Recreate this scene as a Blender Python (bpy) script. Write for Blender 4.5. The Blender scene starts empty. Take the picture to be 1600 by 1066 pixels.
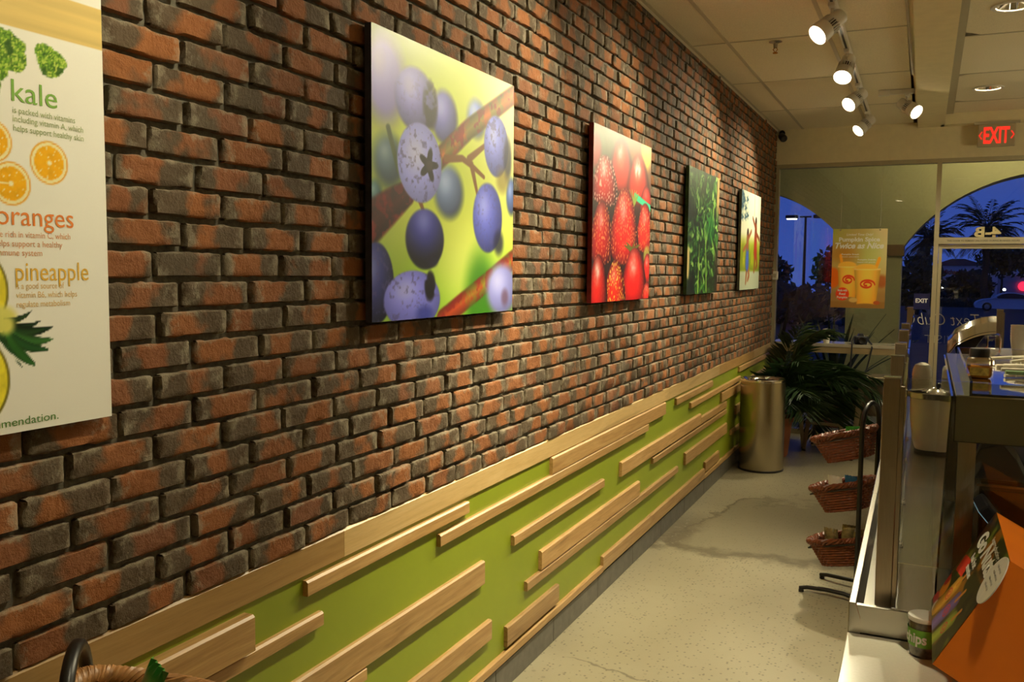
import bpy, bmesh, math, random
import numpy as np
from mathutils import Vector, Matrix, noise
random.seed(7); rng = np.random.default_rng(7)
SC = bpy.context.scene
COL = SC.collection
PI = math.pi

# ---------------------------------------------------------------- camera
cam_d = bpy.data.cameras.new('camera'); cam = bpy.data.objects.new('camera', cam_d); COL.objects.link(cam)
CR = ((0.907272, 0.420448, 0.009002), (0.041568, -0.068355, -0.996795), (-0.418485, 0.904738, -0.079494))
CC = (1.517, 0.0, 1.70)
cam.matrix_world = Matrix(((CR[0][0], -CR[1][0], -CR[2][0], CC[0]),
                           (CR[0][1], -CR[1][1], -CR[2][1], CC[1]),
                           (CR[0][2], -CR[1][2], -CR[2][2], CC[2]), (0, 0, 0, 1)))
cam_d.sensor_width = 36; cam_d.lens = 1403 / 1600 * 36; cam_d.clip_start = .05; cam_d.clip_end = 900
SC.camera = cam
# ---------------------------------------------------------------- world: evening sky
W = bpy.data.worlds.new('dusk_sky'); SC.world = W; W.use_nodes = True
nt = W.node_tree; nt.nodes.clear()
wo = nt.nodes.new('ShaderNodeOutputWorld'); bg = nt.nodes.new('ShaderNodeBackground')
tc = nt.nodes.new('ShaderNodeTexCoord'); sx = nt.nodes.new('ShaderNodeSeparateXYZ'); rp = nt.nodes.new('ShaderNodeValToRGB')
rp.color_ramp.elements[0].position = 0.0; rp.color_ramp.elements[0].color = (.042, .085, .40, 1)
rp.color_ramp.elements[1].position = .5; rp.color_ramp.elements[1].color = (.012, .03, .17, 1)
nt.links.new(tc.outputs['Generated'], sx.inputs[0]); nt.links.new(sx.outputs['Z'], rp.inputs[0])
nt.links.new(rp.outputs[0], bg.inputs[0]); bg.inputs[1].default_value = 1.0
nt.links.new(bg.outputs[0], wo.inputs[0])
SC.view_settings.view_transform = 'Standard'; SC.view_settings.look = 'None'
SC.view_settings.exposure = 0.0; SC.view_settings.gamma = 1.0; SC.view_settings.use_curve_mapping = False
WARM = (1.0, .90, .60)
SPOT_W = 165.0
# recessed ceiling lamps; those out of view are added for room light (see add_can below)
CAN_W = 60.0
PEND_W = 10.0

# ================================================================ material helpers
MATS = {}
def N(nt, t, **kw):
    n = nt.nodes.new(t)
    for k, v in kw.items(): setattr(n, k, v)
    return n
def newmat(name):
    m = bpy.data.materials.new(name); m.use_nodes = True; nt = m.node_tree
    b = nt.nodes['Principled BSDF']; MATS[name] = m
    return m, nt, b
def L(nt, a, b): nt.links.new(a, b)
def ramp(nt, fac, stops):
    r = N(nt, 'ShaderNodeValToRGB'); e = r.color_ramp.elements
    while len(e) < len(stops): e.new(.5)
    for i, (p, c) in enumerate(stops): e[i].position = p; e[i].color = (*c, 1) if len(c) == 3 else c
    if fac is not None: L(nt, fac, r.inputs[0])
    return r.outputs[0]
def coords(nt, scale=(1, 1, 1), rnd=False):
    t = N(nt, 'ShaderNodeTexCoord'); mp = N(nt, 'ShaderNodeMapping'); mp.inputs['Scale'].default_value = scale
    L(nt, t.outputs['Object'], mp.inputs[0])
    if rnd:
        oi = N(nt, 'ShaderNodeObjectInfo'); ml = N(nt, 'ShaderNodeMath', operation='MULTIPLY'); ml.inputs[1].default_value = 37.0
        L(nt, oi.outputs['Random'], ml.inputs[0]); L(nt, ml.outputs[0], mp.inputs['Location'])
    return mp.outputs[0]
def nz(nt, vec, scale=5, detail=4, rough=.6, dist=0):
    n = N(nt, 'ShaderNodeTexNoise'); n.inputs['Scale'].default_value = scale; n.inputs['Detail'].default_value = detail
    n.inputs['Roughness'].default_value = rough; n.inputs['Distortion'].default_value = dist
    L(nt, vec, n.inputs['Vector']); return n.outputs['Fac']
def mixc(nt, fac, a, b):
    m = N(nt, 'ShaderNodeMix', data_type='RGBA')
    if isinstance(fac, float): m.inputs[0].default_value = fac
    else: L(nt, fac, m.inputs[0])
    for s, v in ((6, a), (7, b)):
        if isinstance(v, tuple): m.inputs[s].default_value = (*v, 1)
        else: L(nt, v, m.inputs[s])
    return m.outputs[2]
def math_(nt, op, a, b=None, c=None):
    m = N(nt, 'ShaderNodeMath', operation=op)
    for i, v in enumerate((a, b, c)):
        if v is None: continue
        if isinstance(v, (int, float)): m.inputs[i].default_value = v
        else: L(nt, v, m.inputs[i])
    return m.outputs[0]
def bump(nt, b, h, strength=.3, dist=.01):
    n = N(nt, 'ShaderNodeBump'); n.inputs['Strength'].default_value = strength; n.inputs['Distance'].default_value = dist
    L(nt, h, n.inputs['Height']); L(nt, n.outputs[0], b.inputs['Normal'])
def simple(name, col, rough=.5, metal=0., var=.12, scale=30, bmp=.05, emit=None, estr=0., spec=None, aniso=None):
    if name in MATS: return MATS[name]
    m, nt, b = newmat(name); v = coords(nt, (1, 1, 1) if aniso is None else aniso, True); f = nz(nt, v, scale, 3)
    d = tuple(max(0, c * (1 - var)) for c in col); u = tuple(min(1, c * (1 + var)) for c in col)
    L(nt, ramp(nt, f, [(.3, d), (.7, u)]), b.inputs['Base Color'])
    b.inputs['Roughness'].default_value = rough; b.inputs['Metallic'].default_value = metal
    if spec is not None: b.inputs['Specular IOR Level'].default_value = spec
    if bmp: bump(nt, b, f, bmp, .003)
    if emit: b.inputs['Emission Color'].default_value = (*emit, 1); b.inputs['Emission Strength'].default_value = estr
    return m
def glassmat(name, tint=(1, 1, 1), gloss=.04, rough=0.0):
    if name in MATS: return MATS[name]
    m, nt, b = newmat(name); nt.nodes.remove(b); out = nt.nodes['Material Output']
    tr = N(nt, 'ShaderNodeBsdfTransparent'); tr.inputs[0].default_value = (*tint, 1)
    gl = N(nt, 'ShaderNodeBsdfGlossy'); gl.inputs['Roughness'].default_value = rough; gl.inputs[0].default_value = (1, 1, 1, 1)
    fr = N(nt, 'ShaderNodeFresnel'); fr.inputs[0].default_value = 1.45
    f = math_(nt, 'MULTIPLY', fr.outputs[0], gloss / .04)
    mx = N(nt, 'ShaderNodeMixShader'); L(nt, f, mx.inputs[0]); L(nt, tr.outputs[0], mx.inputs[1]); L(nt, gl.outputs[0], mx.inputs[2])
    L(nt, mx.outputs[0], out.inputs[0]); return m

def wood(name, stops, gs=1.0):
    m, nt, b = newmat(name)
    v = coords(nt, (16 * gs, 1.1 * gs, 16 * gs), True)
    f = nz(nt, v, 2.2, 5, .62, 1.2)
    v2 = coords(nt, (60, 3.0, 60), True); g = nz(nt, v2, 4, 4, .7)
    c = ramp(nt, f, stops)
    c2 = mixc(nt, math_(nt, 'MULTIPLY', ramp(nt, g, [(.45, (0, 0, 0)), (.75, (1, 1, 1))]), .28), c, tuple(x * .55 for x in stops[0][1]))
    v3 = coords(nt, (7, .45, 7), True); sk_ = ramp(nt, nz(nt, v3, 2.0, 4, .55, 1.5), [(.60, (0, 0, 0)), (.68, (1, 1, 1))]); c2 = mixc(nt, math_(nt, 'MULTIPLY', sk_, .55), c2, tuple(x * .6 for x in stops[0][1]))
    oi = N(nt, 'ShaderNodeObjectInfo'); hs = N(nt, 'ShaderNodeHueSaturation')
    L(nt, math_(nt, 'MULTIPLY_ADD', oi.outputs['Random'], .45, .78), hs.inputs['Value']); L(nt, c2, hs.inputs['Color'])
    L(nt, hs.outputs[0], b.inputs['Base Color']); b.inputs['Roughness'].default_value = .38
    bump(nt, b, g, .06, .002); return m

# brick: terracotta with sooty ends and pale lime smears; per-brick values sit in the 'brk' attribute (u, v, random, random)
def make_brick():
    m, nt, b = newmat('brick')
    at = N(nt, 'ShaderNodeAttribute', attribute_name='brk'); sp = N(nt, 'ShaderNodeSeparateColor'); L(nt, at.outputs['Color'], sp.inputs[0])
    u, vv, r1, r2 = sp.outputs[0], sp.outputs[1], sp.outputs[2], at.outputs['Alpha']
    tcn = N(nt, 'ShaderNodeTexCoord'); vm = N(nt, 'ShaderNodeVectorMath', operation='ADD'); cb = N(nt, 'ShaderNodeCombineXYZ')
    L(nt, math_(nt, 'MULTIPLY', r1, 19.), cb.inputs[0]); L(nt, math_(nt, 'MULTIPLY', r2, 23.), cb.inputs[2])
    L(nt, tcn.outputs['Object'], vm.inputs[0]); L(nt, cb.outputs[0], vm.inputs[1]); P = vm.outputs[0]
    base = ramp(nt, r1, [(0, (.25, .092, .032)), (.5, (.36, .13, .036)), (.8, (.29, .11, .038)), (1, (.22, .092, .045))])
    fine = nz(nt, P, 60, 4, .7); big = nz(nt, P, 9, 3, .55)
    base = mixc(nt, math_(nt, 'MULTIPLY', fine, .35), base, (.16, .06, .035))
    # soot: towards the ends, broken up by the large noise
    e = math_(nt, 'ABSOLUTE', math_(nt, 'SUBTRACT', u, math_(nt, 'MULTIPLY_ADD', r2, .5, .25)))
    s = math_(nt, 'ADD', math_(nt, 'MULTIPLY', e, 1.05), math_(nt, 'MULTIPLY', big, 1.35))
    soot = ramp(nt, s, [(.84, (0, 0, 0)), (1.16, (1, 1, 1))])
    c = mixc(nt, math_(nt, 'MULTIPLY', soot, .88), base, mixc(nt, fine, (.052, .043, .028), (.12, .10, .064)))
    # lime smear near the top edge and the ends
    edge = math_(nt, 'MAXIMUM', math_(nt, 'ABSOLUTE', math_(nt, 'MULTIPLY_ADD', u, 2, -1)), math_(nt, 'POWER', vv, 2.))
    lm = math_(nt, 'ADD', math_(nt, 'MULTIPLY', edge, .42), nz(nt, P, 22, 5, .72))
    lime = ramp(nt, lm, [(.80, (0, 0, 0)), (.98, (1, 1, 1))])
    c = mixc(nt, math_(nt, 'MULTIPLY', lime, .62), c, (.34, .29, .205))
    L(nt, c, b.inputs['Base Color']); b.inputs['Roughness'].default_value = .82; b.inputs['Specular IOR Level'].default_value = .25
    h = math_(nt, 'ADD', math_(nt, 'MULTIPLY', nz(nt, P, 130, 5, .75), .5), math_(nt, 'MULTIPLY', nz(nt, P, 30, 4, .62), 1.2))
    bump(nt, b, h, .7, .008); return m
M_BRICK = make_brick()
M_MORTAR = simple('mortar', (.15, .135, .10), .95, 0, .35, 55, .6)
M_GREEN = simple('green_paint', (.27, .33, .018), .42, 0, .04, 4, .02)
M_PLASTER = simple('cream_paint', (.76, .655, .41), .75, 0, .04, 12, .03)
M_TILE = simple('ceiling_tile', (.80, .71, .52), .95, 0, .10, 160, .35)
M_TBAR = simple('ceiling_grid', (.52, .45, .31), .5, 0, .03, 8, 0)
M_TBAR2 = simple('ceiling_angle', (.46, .41, .29), .5, 0, .03, 8, 0)
M_BASET = simple('grey_base_tile', (.13, .12, .10), .45, 0, .2, 18, .05)
M_FRAME = simple('bronze_champagne_frame', (.46, .39, .25), .42, .35, .05, 10, 0)
M_STEEL = simple('brushed_steel', (.50, .47, .42), .27, 1, .06, 9, .03, aniso=(60, 1.5, 60))
M_STEELV = simple('brushed_steel_posts', (.44, .36, .26), .30, 1, .08, 9, .03, aniso=(60, 60, 1.5))
M_DECK = simple('deck_steel', (.36, .34, .30), .22, 1, .10, 6, .03, aniso=(30, 2, 30))
M_CHROME = simple('chrome', (.75, .73, .70), .10, 1, .03, 10, 0)
M_CAN = simple('trash_can_steel', (.52, .45, .33), .26, 1, .06, 9, .02, aniso=(80, 80, 1))
M_GUN = simple('stool_metal', (.30, .26, .19), .36, .9, .1, 12, .02)
M_BLACK = simple('black_powder_coat', (.012, .010, .009), .36, .2, .2, 60, .03)
M_DARK = simple('dark_plastic', (.02, .022, .03), .35, 0, .1, 40, .02)
M_BLUEPL = simple('blue_grey_plastic', (.05, .06, .11), .3, 0, .15, 10, .01)
M_WHITE = simple('white_enamel', (.72, .68, .60), .35, 0, .03, 20, 0)
M_COUNTER = simple('cream_solid_surface', (.52, .48, .38), .16, 0, .03, 140, 0)
M_PAPER = simple('white_paper', (.74, .70, .60), .7, 0, .03, 50, .02)
M_CUP = simple('clear_cup_plastic', (.55, .52, .42), .2, 0, .06, 40, 0)
M_CREAMPOT = simple('cream_canister', (.62, .54, .40), .28, .15, .05, 8, .01)
M_ORANGE = simple('orange_card', (1.0, .23, .008), .42, 0, .05, 14, .01)
M_FRUITW = wood('maple_board', [(.2, (.30, .155, .046)), (.5, (.47, .275, .10)), (.85, (.63, .42, .19))])
M_OAK = wood('oak_rail', [(.2, (.34, .175, .055)), (.5, (.46, .27, .09)), (.85, (.55, .35, .14))], .8)
M_OAK2 = wood('pale_rail', [(.2, (.46, .29, .105)), (.5, (.56, .38, .16)), (.85, (.62, .45, .22))], .8)
M_WICK = simple('red_brown_wicker', (.15, .036, .010), .45, 0, .35, 45, .2)
M_WICKL = simple('honey_wicker', (.42, .20, .065), .42, 0, .3, 45, .2)
M_LEAF = simple('palm_leaf', (.020, .048, .012), .45, 0, .35, 14, .03)
M_LEAF2 = simple('dusk_leaf', (.030, .045, .020), .6, 0, .4, 3, .03)
M_TRUNK = simple('palm_trunk', (.06, .045, .032), .9, 0, .35, 8, .4)
M_TERRA = simple('terracotta_pot', (.30, .10, .045), .7, 0, .15, 18, .1)
M_SOIL = simple('soil', (.03, .022, .015), .95, 0, .4, 60, .5)
M_STUCCO = simple('olive_stucco', (.38, .35, .19), .9, 0, .06, 40, .15)
M_STUCCOD = simple('brown_stucco_band', (.17, .10, .05), .9, 0, .1, 40, .15)
M_PAVER = simple('paver', (.22, .22, .19), .8, 0, .2, 12, .15)
M_ASPH = simple('asphalt', (.05, .052, .055), .85, 0, .3, 3, .1)
M_BLDG = simple('pale_building', (.82, .80, .80), .85, 0, .05, .6, .05)
M_BLDG2 = simple('grey_building', (.42, .43, .47), .85, 0, .05, .6, .05)
M_ROOF = simple('red_roof_tile', (.10, .035, .03), .8, 0, .2, 2, .1)
M_CAR = simple('white_car_paint', (.80, .82, .85), .22, 0, .02, 2, 0)
M_CARGL = simple('car_glass', (.008, .009, .012), .08, 0, .1, 2, 0)
M_TYRE = simple('tyre', (.012, .012, .012), .8, 0, .2, 20, .1)
M_REDSIGN = simple('red_sign_letters', (.40, .02, .03), .5, 0, .1, 2, 0)
M_GREYPOST = simple('dark_lamp_post', (.02, .022, .028), .6, .3, .1, 4, 0)
M_BULB = simple('lit_street_lamp', (.9, .88, .8), .4, 0, 0, 2, 0, (1, .95, .85), 6.)
M_REDGLOW = simple('red_neon', (.8, .02, .05), .4, 0, 0, 2, 0, (1, .02, .06), 2.2)
M_LAMP = simple('lit_lamp_face', (1, .9, .7), .4, 0, 0, 2, 0, (1, .84, .58), 14.)
M_EXITR = simple('exit_red', (.8, .03, .02), .4, 0, 0, 2, 0, (1, .03, .015), 1.0)
M_SIGNB = simple('blue_sign', (.012, .014, .09), .4, 0, .05, 20, 0)
M_SCREEN = simple('lit_screen', (.3, .5, .6), .2, 0, .2, 30, 0, (.35, .6, .75), .45)
M_HONEY = simple('honey', (.50, .20, .03), .15, 0, .2, 14, 0)
M_GREENP = simple('green_packet', (.02, .30, .03), .28, 0, .3, 25, .1)
M_BAG = simple('kraft_gold_bag', (.20, .15, .06), .35, .2, .6, 35, .2)
M_BLUEC = simple('blue_card', (.01, .10, .22), .4, 0, .1, 20, 0)
M_GLASS = glassmat('storefront_glass', (.93, .96, .95), .045)
M_GUARD = glassmat('sneeze_guard_glass', (.95, .97, .95), .05)
M_ACRYL = glassmat('acrylic', (.86, .84, .78), .08, .05)
M_SMOKE = glassmat('smoked_acrylic', (.62, .58, .52), .10, .03)

def floor_mat():
    m, nt, b = newmat('polished_concrete')
    v = coords(nt); big = nz(nt, v, 1.1, 5, .6, .4); mid = nz(nt, v, 6, 5, .65); fine = nz(nt, v, 90, 4, .7)
    c = ramp(nt, big, [(.3, (.27, .235, .15)), (.7, (.36, .32, .215))])
    c = mixc(nt, math_(nt, 'MULTIPLY', mid, .22), c, (.23, .20, .13)); c = mixc(nt, math_(nt, 'MULTIPLY', fine, .25), c, (.24, .20, .125))
    def specks(sc, thr, lo, hi):
        vo = N(nt, 'ShaderNodeTexVoronoi'); vo.inputs['Scale'].default_value = sc; L(nt, v, vo.inputs['Vector']); sp = N(nt, 'ShaderNodeSeparateColor'); L(nt, vo.outputs['Color'], sp.inputs[0])
        return math_(nt, 'MULTIPLY', math_(nt, 'GREATER_THAN', sp.outputs[0], thr), ramp(nt, vo.outputs['Distance'], [(lo, (1, 1, 1)), (hi, (0, 0, 0))]))
    c = mixc(nt, math_(nt, 'MULTIPLY', specks(62, .72, .22, .42), .75), c, (.10, .085, .06)); c = mixc(nt, math_(nt, 'MULTIPLY', specks(16, .93, .10, .2), .45), c, (.12, .10, .07))
    # old slab repair across the aisle: darker ground concrete with a scaly border and a damp strip by the wall
    sxyz = N(nt, 'ShaderNodeSeparateXYZ'); L(nt, v, sxyz.inputs[0]); X_, Y_ = sxyz.outputs[0], sxyz.outputs[1]; wob = math_(nt, 'SUBTRACT', nz(nt, v, 5, 5, .62), .5)
    f1 = math_(nt, 'ADD', math_(nt, 'SUBTRACT', Y_, math_(nt, 'MULTIPLY_ADD', X_, .07, 5.34)), math_(nt, 'MULTIPLY', wob, .45))
    mr = N(nt, 'ShaderNodeMapRange', interpolation_type='SMOOTHSTEP'); L(nt, X_, mr.inputs[0]); mr.inputs[1].default_value = .02; mr.inputs[2].default_value = .38; mr.inputs[3].default_value = 5.45; mr.inputs[4].default_value = 6.78
    f2 = math_(nt, 'ADD', math_(nt, 'SUBTRACT', mr.outputs[0], Y_), math_(nt, 'MULTIPLY', wob, 1.5))
    inn = math_(nt, 'MINIMUM', f1, f2); patch = ramp(nt, inn, [(.0, (0, 0, 0)), (.03, (1, 1, 1))])
    e1 = ramp(nt, math_(nt, 'ABSOLUTE', f1), [(.01, (1, 1, 1)), (.10, (0, 0, 0))]); e1 = math_(nt, 'MULTIPLY', e1, ramp(nt, f2, [(-.1, (0, 0, 0)), (.1, (1, 1, 1))]))
    e2 = ramp(nt, math_(nt, 'ABSOLUTE', f2), [(.02, (1, 1, 1)), (.09, (0, 0, 0))]); e2 = math_(nt, 'MULTIPLY', math_(nt, 'MULTIPLY', e2, ramp(nt, f1, [(0, (0, 0, 0)), (.05, (1, 1, 1))])), ramp(nt, X_, [(.3, (1, 1, 1)), (.75, (.25, .25, .25))]))
    damp = math_(nt, 'MULTIPLY', math_(nt, 'MULTIPLY', ramp(nt, math_(nt, 'ADD', X_, math_(nt, 'MULTIPLY', wob, .35)), [(.16, (1, 1, 1)), (.24, (0, 0, 0))]), ramp(nt, f1, [(0, (0, 0, 0)), (.04, (1, 1, 1))])), ramp(nt, math_(nt, 'SUBTRACT', 6.25, Y_), [(0, (0, 0, 0)), (.35, (1, 1, 1))]))
    ck = math_(nt, 'ABSOLUTE', math_(nt, 'ADD', math_(nt, 'SUBTRACT', Y_, math_(nt, 'MULTIPLY_ADD', X_, -.22, 3.62)), math_(nt, 'MULTIPLY', wob, .16)))
    ck = math_(nt, 'MULTIPLY', ramp(nt, ck, [(.003, (1, 1, 1)), (.010, (0, 0, 0))]), ramp(nt, X_, [(.12, (0, 0, 0)), (.2, (1, 1, 1)), (.5, (1, 1, 1)), (.75, (0, 0, 0))])); c = mixc(nt, math_(nt, 'MULTIPLY', ck, .7), c, (.08, .065, .04))
    c = mixc(nt, math_(nt, 'MULTIPLY', patch, .55), c, (.185, .155, .095))
    c = mixc(nt, math_(nt, 'MULTIPLY', math_(nt, 'MAXIMUM', e1, e2), .8), c, (.10, .08, .045)); c = mixc(nt, math_(nt, 'MULTIPLY', damp, .75), c, (.11, .085, .05))
    c = mixc(nt, math_(nt, 'MULTIPLY', math_(nt, 'MULTIPLY', damp, ramp(nt, nz(nt, v, 26, 4, .7), [(.58, (0, 0, 0)), (.66, (1, 1, 1))])), .5), c, (.48, .44, .36))
    L(nt, c, b.inputs['Base Color'])
    L(nt, ramp(nt, big, [(.3, (.36,) * 3), (.7, (.46,) * 3)]), b.inputs['Roughness']); b.inputs['Specular IOR Level'].default_value = .4
    bump(nt, b, fine, .03, .002); return m
M_FLOOR = floor_mat()

def vcol_mat(name, rough=.45):
    m, nt, b = newmat(name)
    at = N(nt, 'ShaderNodeAttribute', attribute_name='print'); L(nt, at.outputs['Color'], b.inputs['Base Color'])
    b.inputs['Roughness'].default_value = rough; b.inputs['Specular IOR Level'].default_value = .28
    bump(nt, b, nz(nt, coords(nt), 420, 2), .08, .001); return m
M_PRINT = vcol_mat('canvas_print', .42); M_PRINTP = vcol_mat('card_print', .38)

# ================================================================ object helpers
def tag(o, label, cat, group=None, kind=None):
    if label: o['label'] = label
    if cat: o['category'] = cat
    if group: o['group'] = group
    if kind: o['kind'] = kind
    return o
def empty(name, loc=(0, 0, 0), rz=0, label=None, cat=None, group=None):
    o = bpy.data.objects.new(name, None); COL.objects.link(o); o.location = loc; o.rotation_euler = (0, 0, rz); o.empty_display_size = .05
    return tag(o, label, cat, group)
class MB:
    def __init__(s): s.v = []; s.f = []
    def add(s, vs, fs):
        n = len(s.v); s.v += [tuple(v) for v in vs]; s.f += [tuple(i + n for i in f) for f in fs]; return s
    def box(s, x0, x1, y0, y1, z0, z1):
        return s.add([(x0, y0, z0), (x1, y0, z0), (x1, y1, z0), (x0, y1, z0), (x0, y0, z1), (x1, y0, z1), (x1, y1, z1), (x0, y1, z1)],
                     [(3, 2, 1, 0), (4, 5, 6, 7), (0, 1, 5, 4), (1, 2, 6, 5), (2, 3, 7, 6), (3, 0, 4, 7)])
    def prism(s, poly, fn0, fn1):
        n = len(poly); vs = [fn0(*p) for p in poly] + [fn1(*p) for p in poly]
        return s.add(vs, [tuple(range(n - 1, -1, -1)), tuple(range(n, 2 * n))] + [(i, (i + 1) % n, n + (i + 1) % n, n + i) for i in range(n)])
    def tube(s, pts, r, n=8, closed=False, cap=True):
        P = [Vector(p) for p in pts]; m = len(P); rs = r if isinstance(r, (list, tuple)) else [r] * m
        up = None; rings = []
        for i in range(m):
            a = P[(i - 1) % m] if (closed or i > 0) else P[i]; b = P[(i + 1) % m] if (closed or i < m - 1) else P[i]
            t = (b - a)
            t = t.normalized() if t.length > 1e-9 else Vector((0, 0, 1))
            if up is None: up = Vector((0, 0, 1)) if abs(t.z) < .9 else Vector((1, 0, 0))
            x = up.cross(t); x = x.normalized() if x.length > 1e-6 else t.orthogonal().normalized()
            y = t.cross(x); up = y
            rings.append([P[i] + (x * math.cos(2 * PI * k / n) + y * math.sin(2 * PI * k / n)) * rs[i] for k in range(n)])
        vs = [v for R_ in rings for v in R_]; fs = []
        for i in range(m if closed else m - 1):
            j = (i + 1) % m
            for k in range(n): fs.append((i * n + k, i * n + (k + 1) % n, j * n + (k + 1) % n, j * n + k))
        if cap and not closed: fs += [tuple(range(n - 1, -1, -1)), tuple((m - 1) * n + k for k in range(n))]
        return s.add(vs, fs)
    def lathe(s, prof, c=(0, 0, 0), n=32, axis=None):
        # prof: (r, h) ; axis: matrix to orient
        vs = []; fs = []
        for r, h in prof:
            for k in range(n):
                v = Vector((max(r, 1e-4) * math.cos(2 * PI * k / n), max(r, 1e-4) * math.sin(2 * PI * k / n), h))
                vs.append((axis @ v if axis else v) + Vector(c))
        for i in range(len(prof) - 1):
            for k in range(n): fs.append((i * n + k, i * n + (k + 1) % n, (i + 1) * n + (k + 1) % n, (i + 1) * n + k))
        if prof[0][0] > 1e-3: pass
        return s.add(vs, fs)
    def build(s, name, mat, parent=None, smooth=False, bevel=0, loc=None):
        me = bpy.data.meshes.new(name); me.from_pydata(s.v, [], s.f); me.update()
        if smooth:
            for p in me.polygons: p.use_smooth = True
            me.set_sharp_from_angle(angle=math.radians(38))
        o = bpy.data.objects.new(name, me); COL.objects.link(o)
        if mat: me.materials.append(mat)
        if parent: o.parent = parent
        if loc: o.location = loc
        if bevel:
            md = o.modifiers.new('bevel', 'BEVEL'); md.width = bevel; md.segments = 2; md.limit_method = 'ANGLE'
        return o
def struct(o, label=None):
    o['kind'] = 'structure'
    if label: o['label'] = label
    return o
def copy_tree(o, parent=None):
    c = o.copy(); COL.objects.link(c); c.parent = parent
    for ch in [x for x in o.children]: copy_tree(ch, c)
    return c
def orient(z, x=None):
    z = Vector(z).normalized(); x = Vector(x) if x else z.orthogonal(); y = z.cross(x).normalized(); x = y.cross(z)
    return Matrix((x, y, z)).transposed()
def text(s, width, origin, right, up, mat, parent, name='lettering', bold=0., shear=0., height=None, extr=0., mirror=False, space=1.0):
    """flat lettering; origin = left end of the baseline, width = total length in metres"""
    cu = bpy.data.curves.new('t', 'FONT'); cu.body = s; cu.size = 1; cu.offset = bold; cu.shear = shear; cu.extrude = 0; cu.resolution_u = 3; cu.space_character = space
    to = bpy.data.objects.new('t', cu); COL.objects.link(to)
    dg = bpy.context.evaluated_depsgraph_get(); me = bpy.data.meshes.new_from_object(to.evaluated_get(dg))
    bpy.data.objects.remove(to); bpy.data.curves.remove(cu)
    xs = [v.co.x for v in me.vertices]; x0, x1 = min(xs), max(xs); k = width / (x1 - x0)
    ky = k if height is None else height / .73
    right = Vector(right); up = Vector(up); nrm = right.cross(up).normalized(); og = Vector(origin)
    for v in me.vertices:
        x = (v.co.x - x0) * k
        if mirror: x = width - x
        v.co = og + right * x + up * (v.co.y * ky)
    me.name = name
    o = bpy.data.objects.new(name, me); COL.objects.link(o); me.materials.append(mat)
    if parent: o.parent = parent
    if extr:
        md = o.modifiers.new('solid', 'SOLIDIFY'); md.thickness = extr; md.offset = 0
    return o

# ================================================================ painter for flat prints (vertex colours on a fine grid)
def srgb(c):
    c = np.clip(np.asarray(c, float), 0, 1); return np.where(c <= .04045, c / 12.92, ((c + .055) / 1.055) ** 2.4)
def hexc(r, g, b): return np.array([r, g, b]) / 255.
def sm(a, b, x):
    t = np.clip((x - a) / (b - a), 0, 1); return t * t * (3 - 2 * t)
def vno(U, V, fx, fy, seed):
    r = np.random.default_rng(seed); gx, gy = int(fx * 1.6) + 4, int(fy * 1.6) + 4; g = r.random((gy, gx))
    x = (U + .3) * fx; y = (V + .3) * fy; xi = np.clip(np.floor(x).astype(int), 0, gx - 2); yi = np.clip(np.floor(y).astype(int), 0, gy - 2)
    a = x - xi; b = y - yi; a = a * a * (3 - 2 * a); b = b * b * (3 - 2 * b)
    return (g[yi, xi] * (1 - a) + g[yi, xi + 1] * a) * (1 - b) + (g[yi + 1, xi] * (1 - a) + g[yi + 1, xi + 1] * a) * b
def fb(U, V, fx, fy, seed, o=4):
    s = 0; t = 0
    for i in range(o): s = s + vno(U, V, fx * 2 ** i, fy * 2 ** i, seed + i) * .55 ** i; t += .55 ** i
    return s / t
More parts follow.
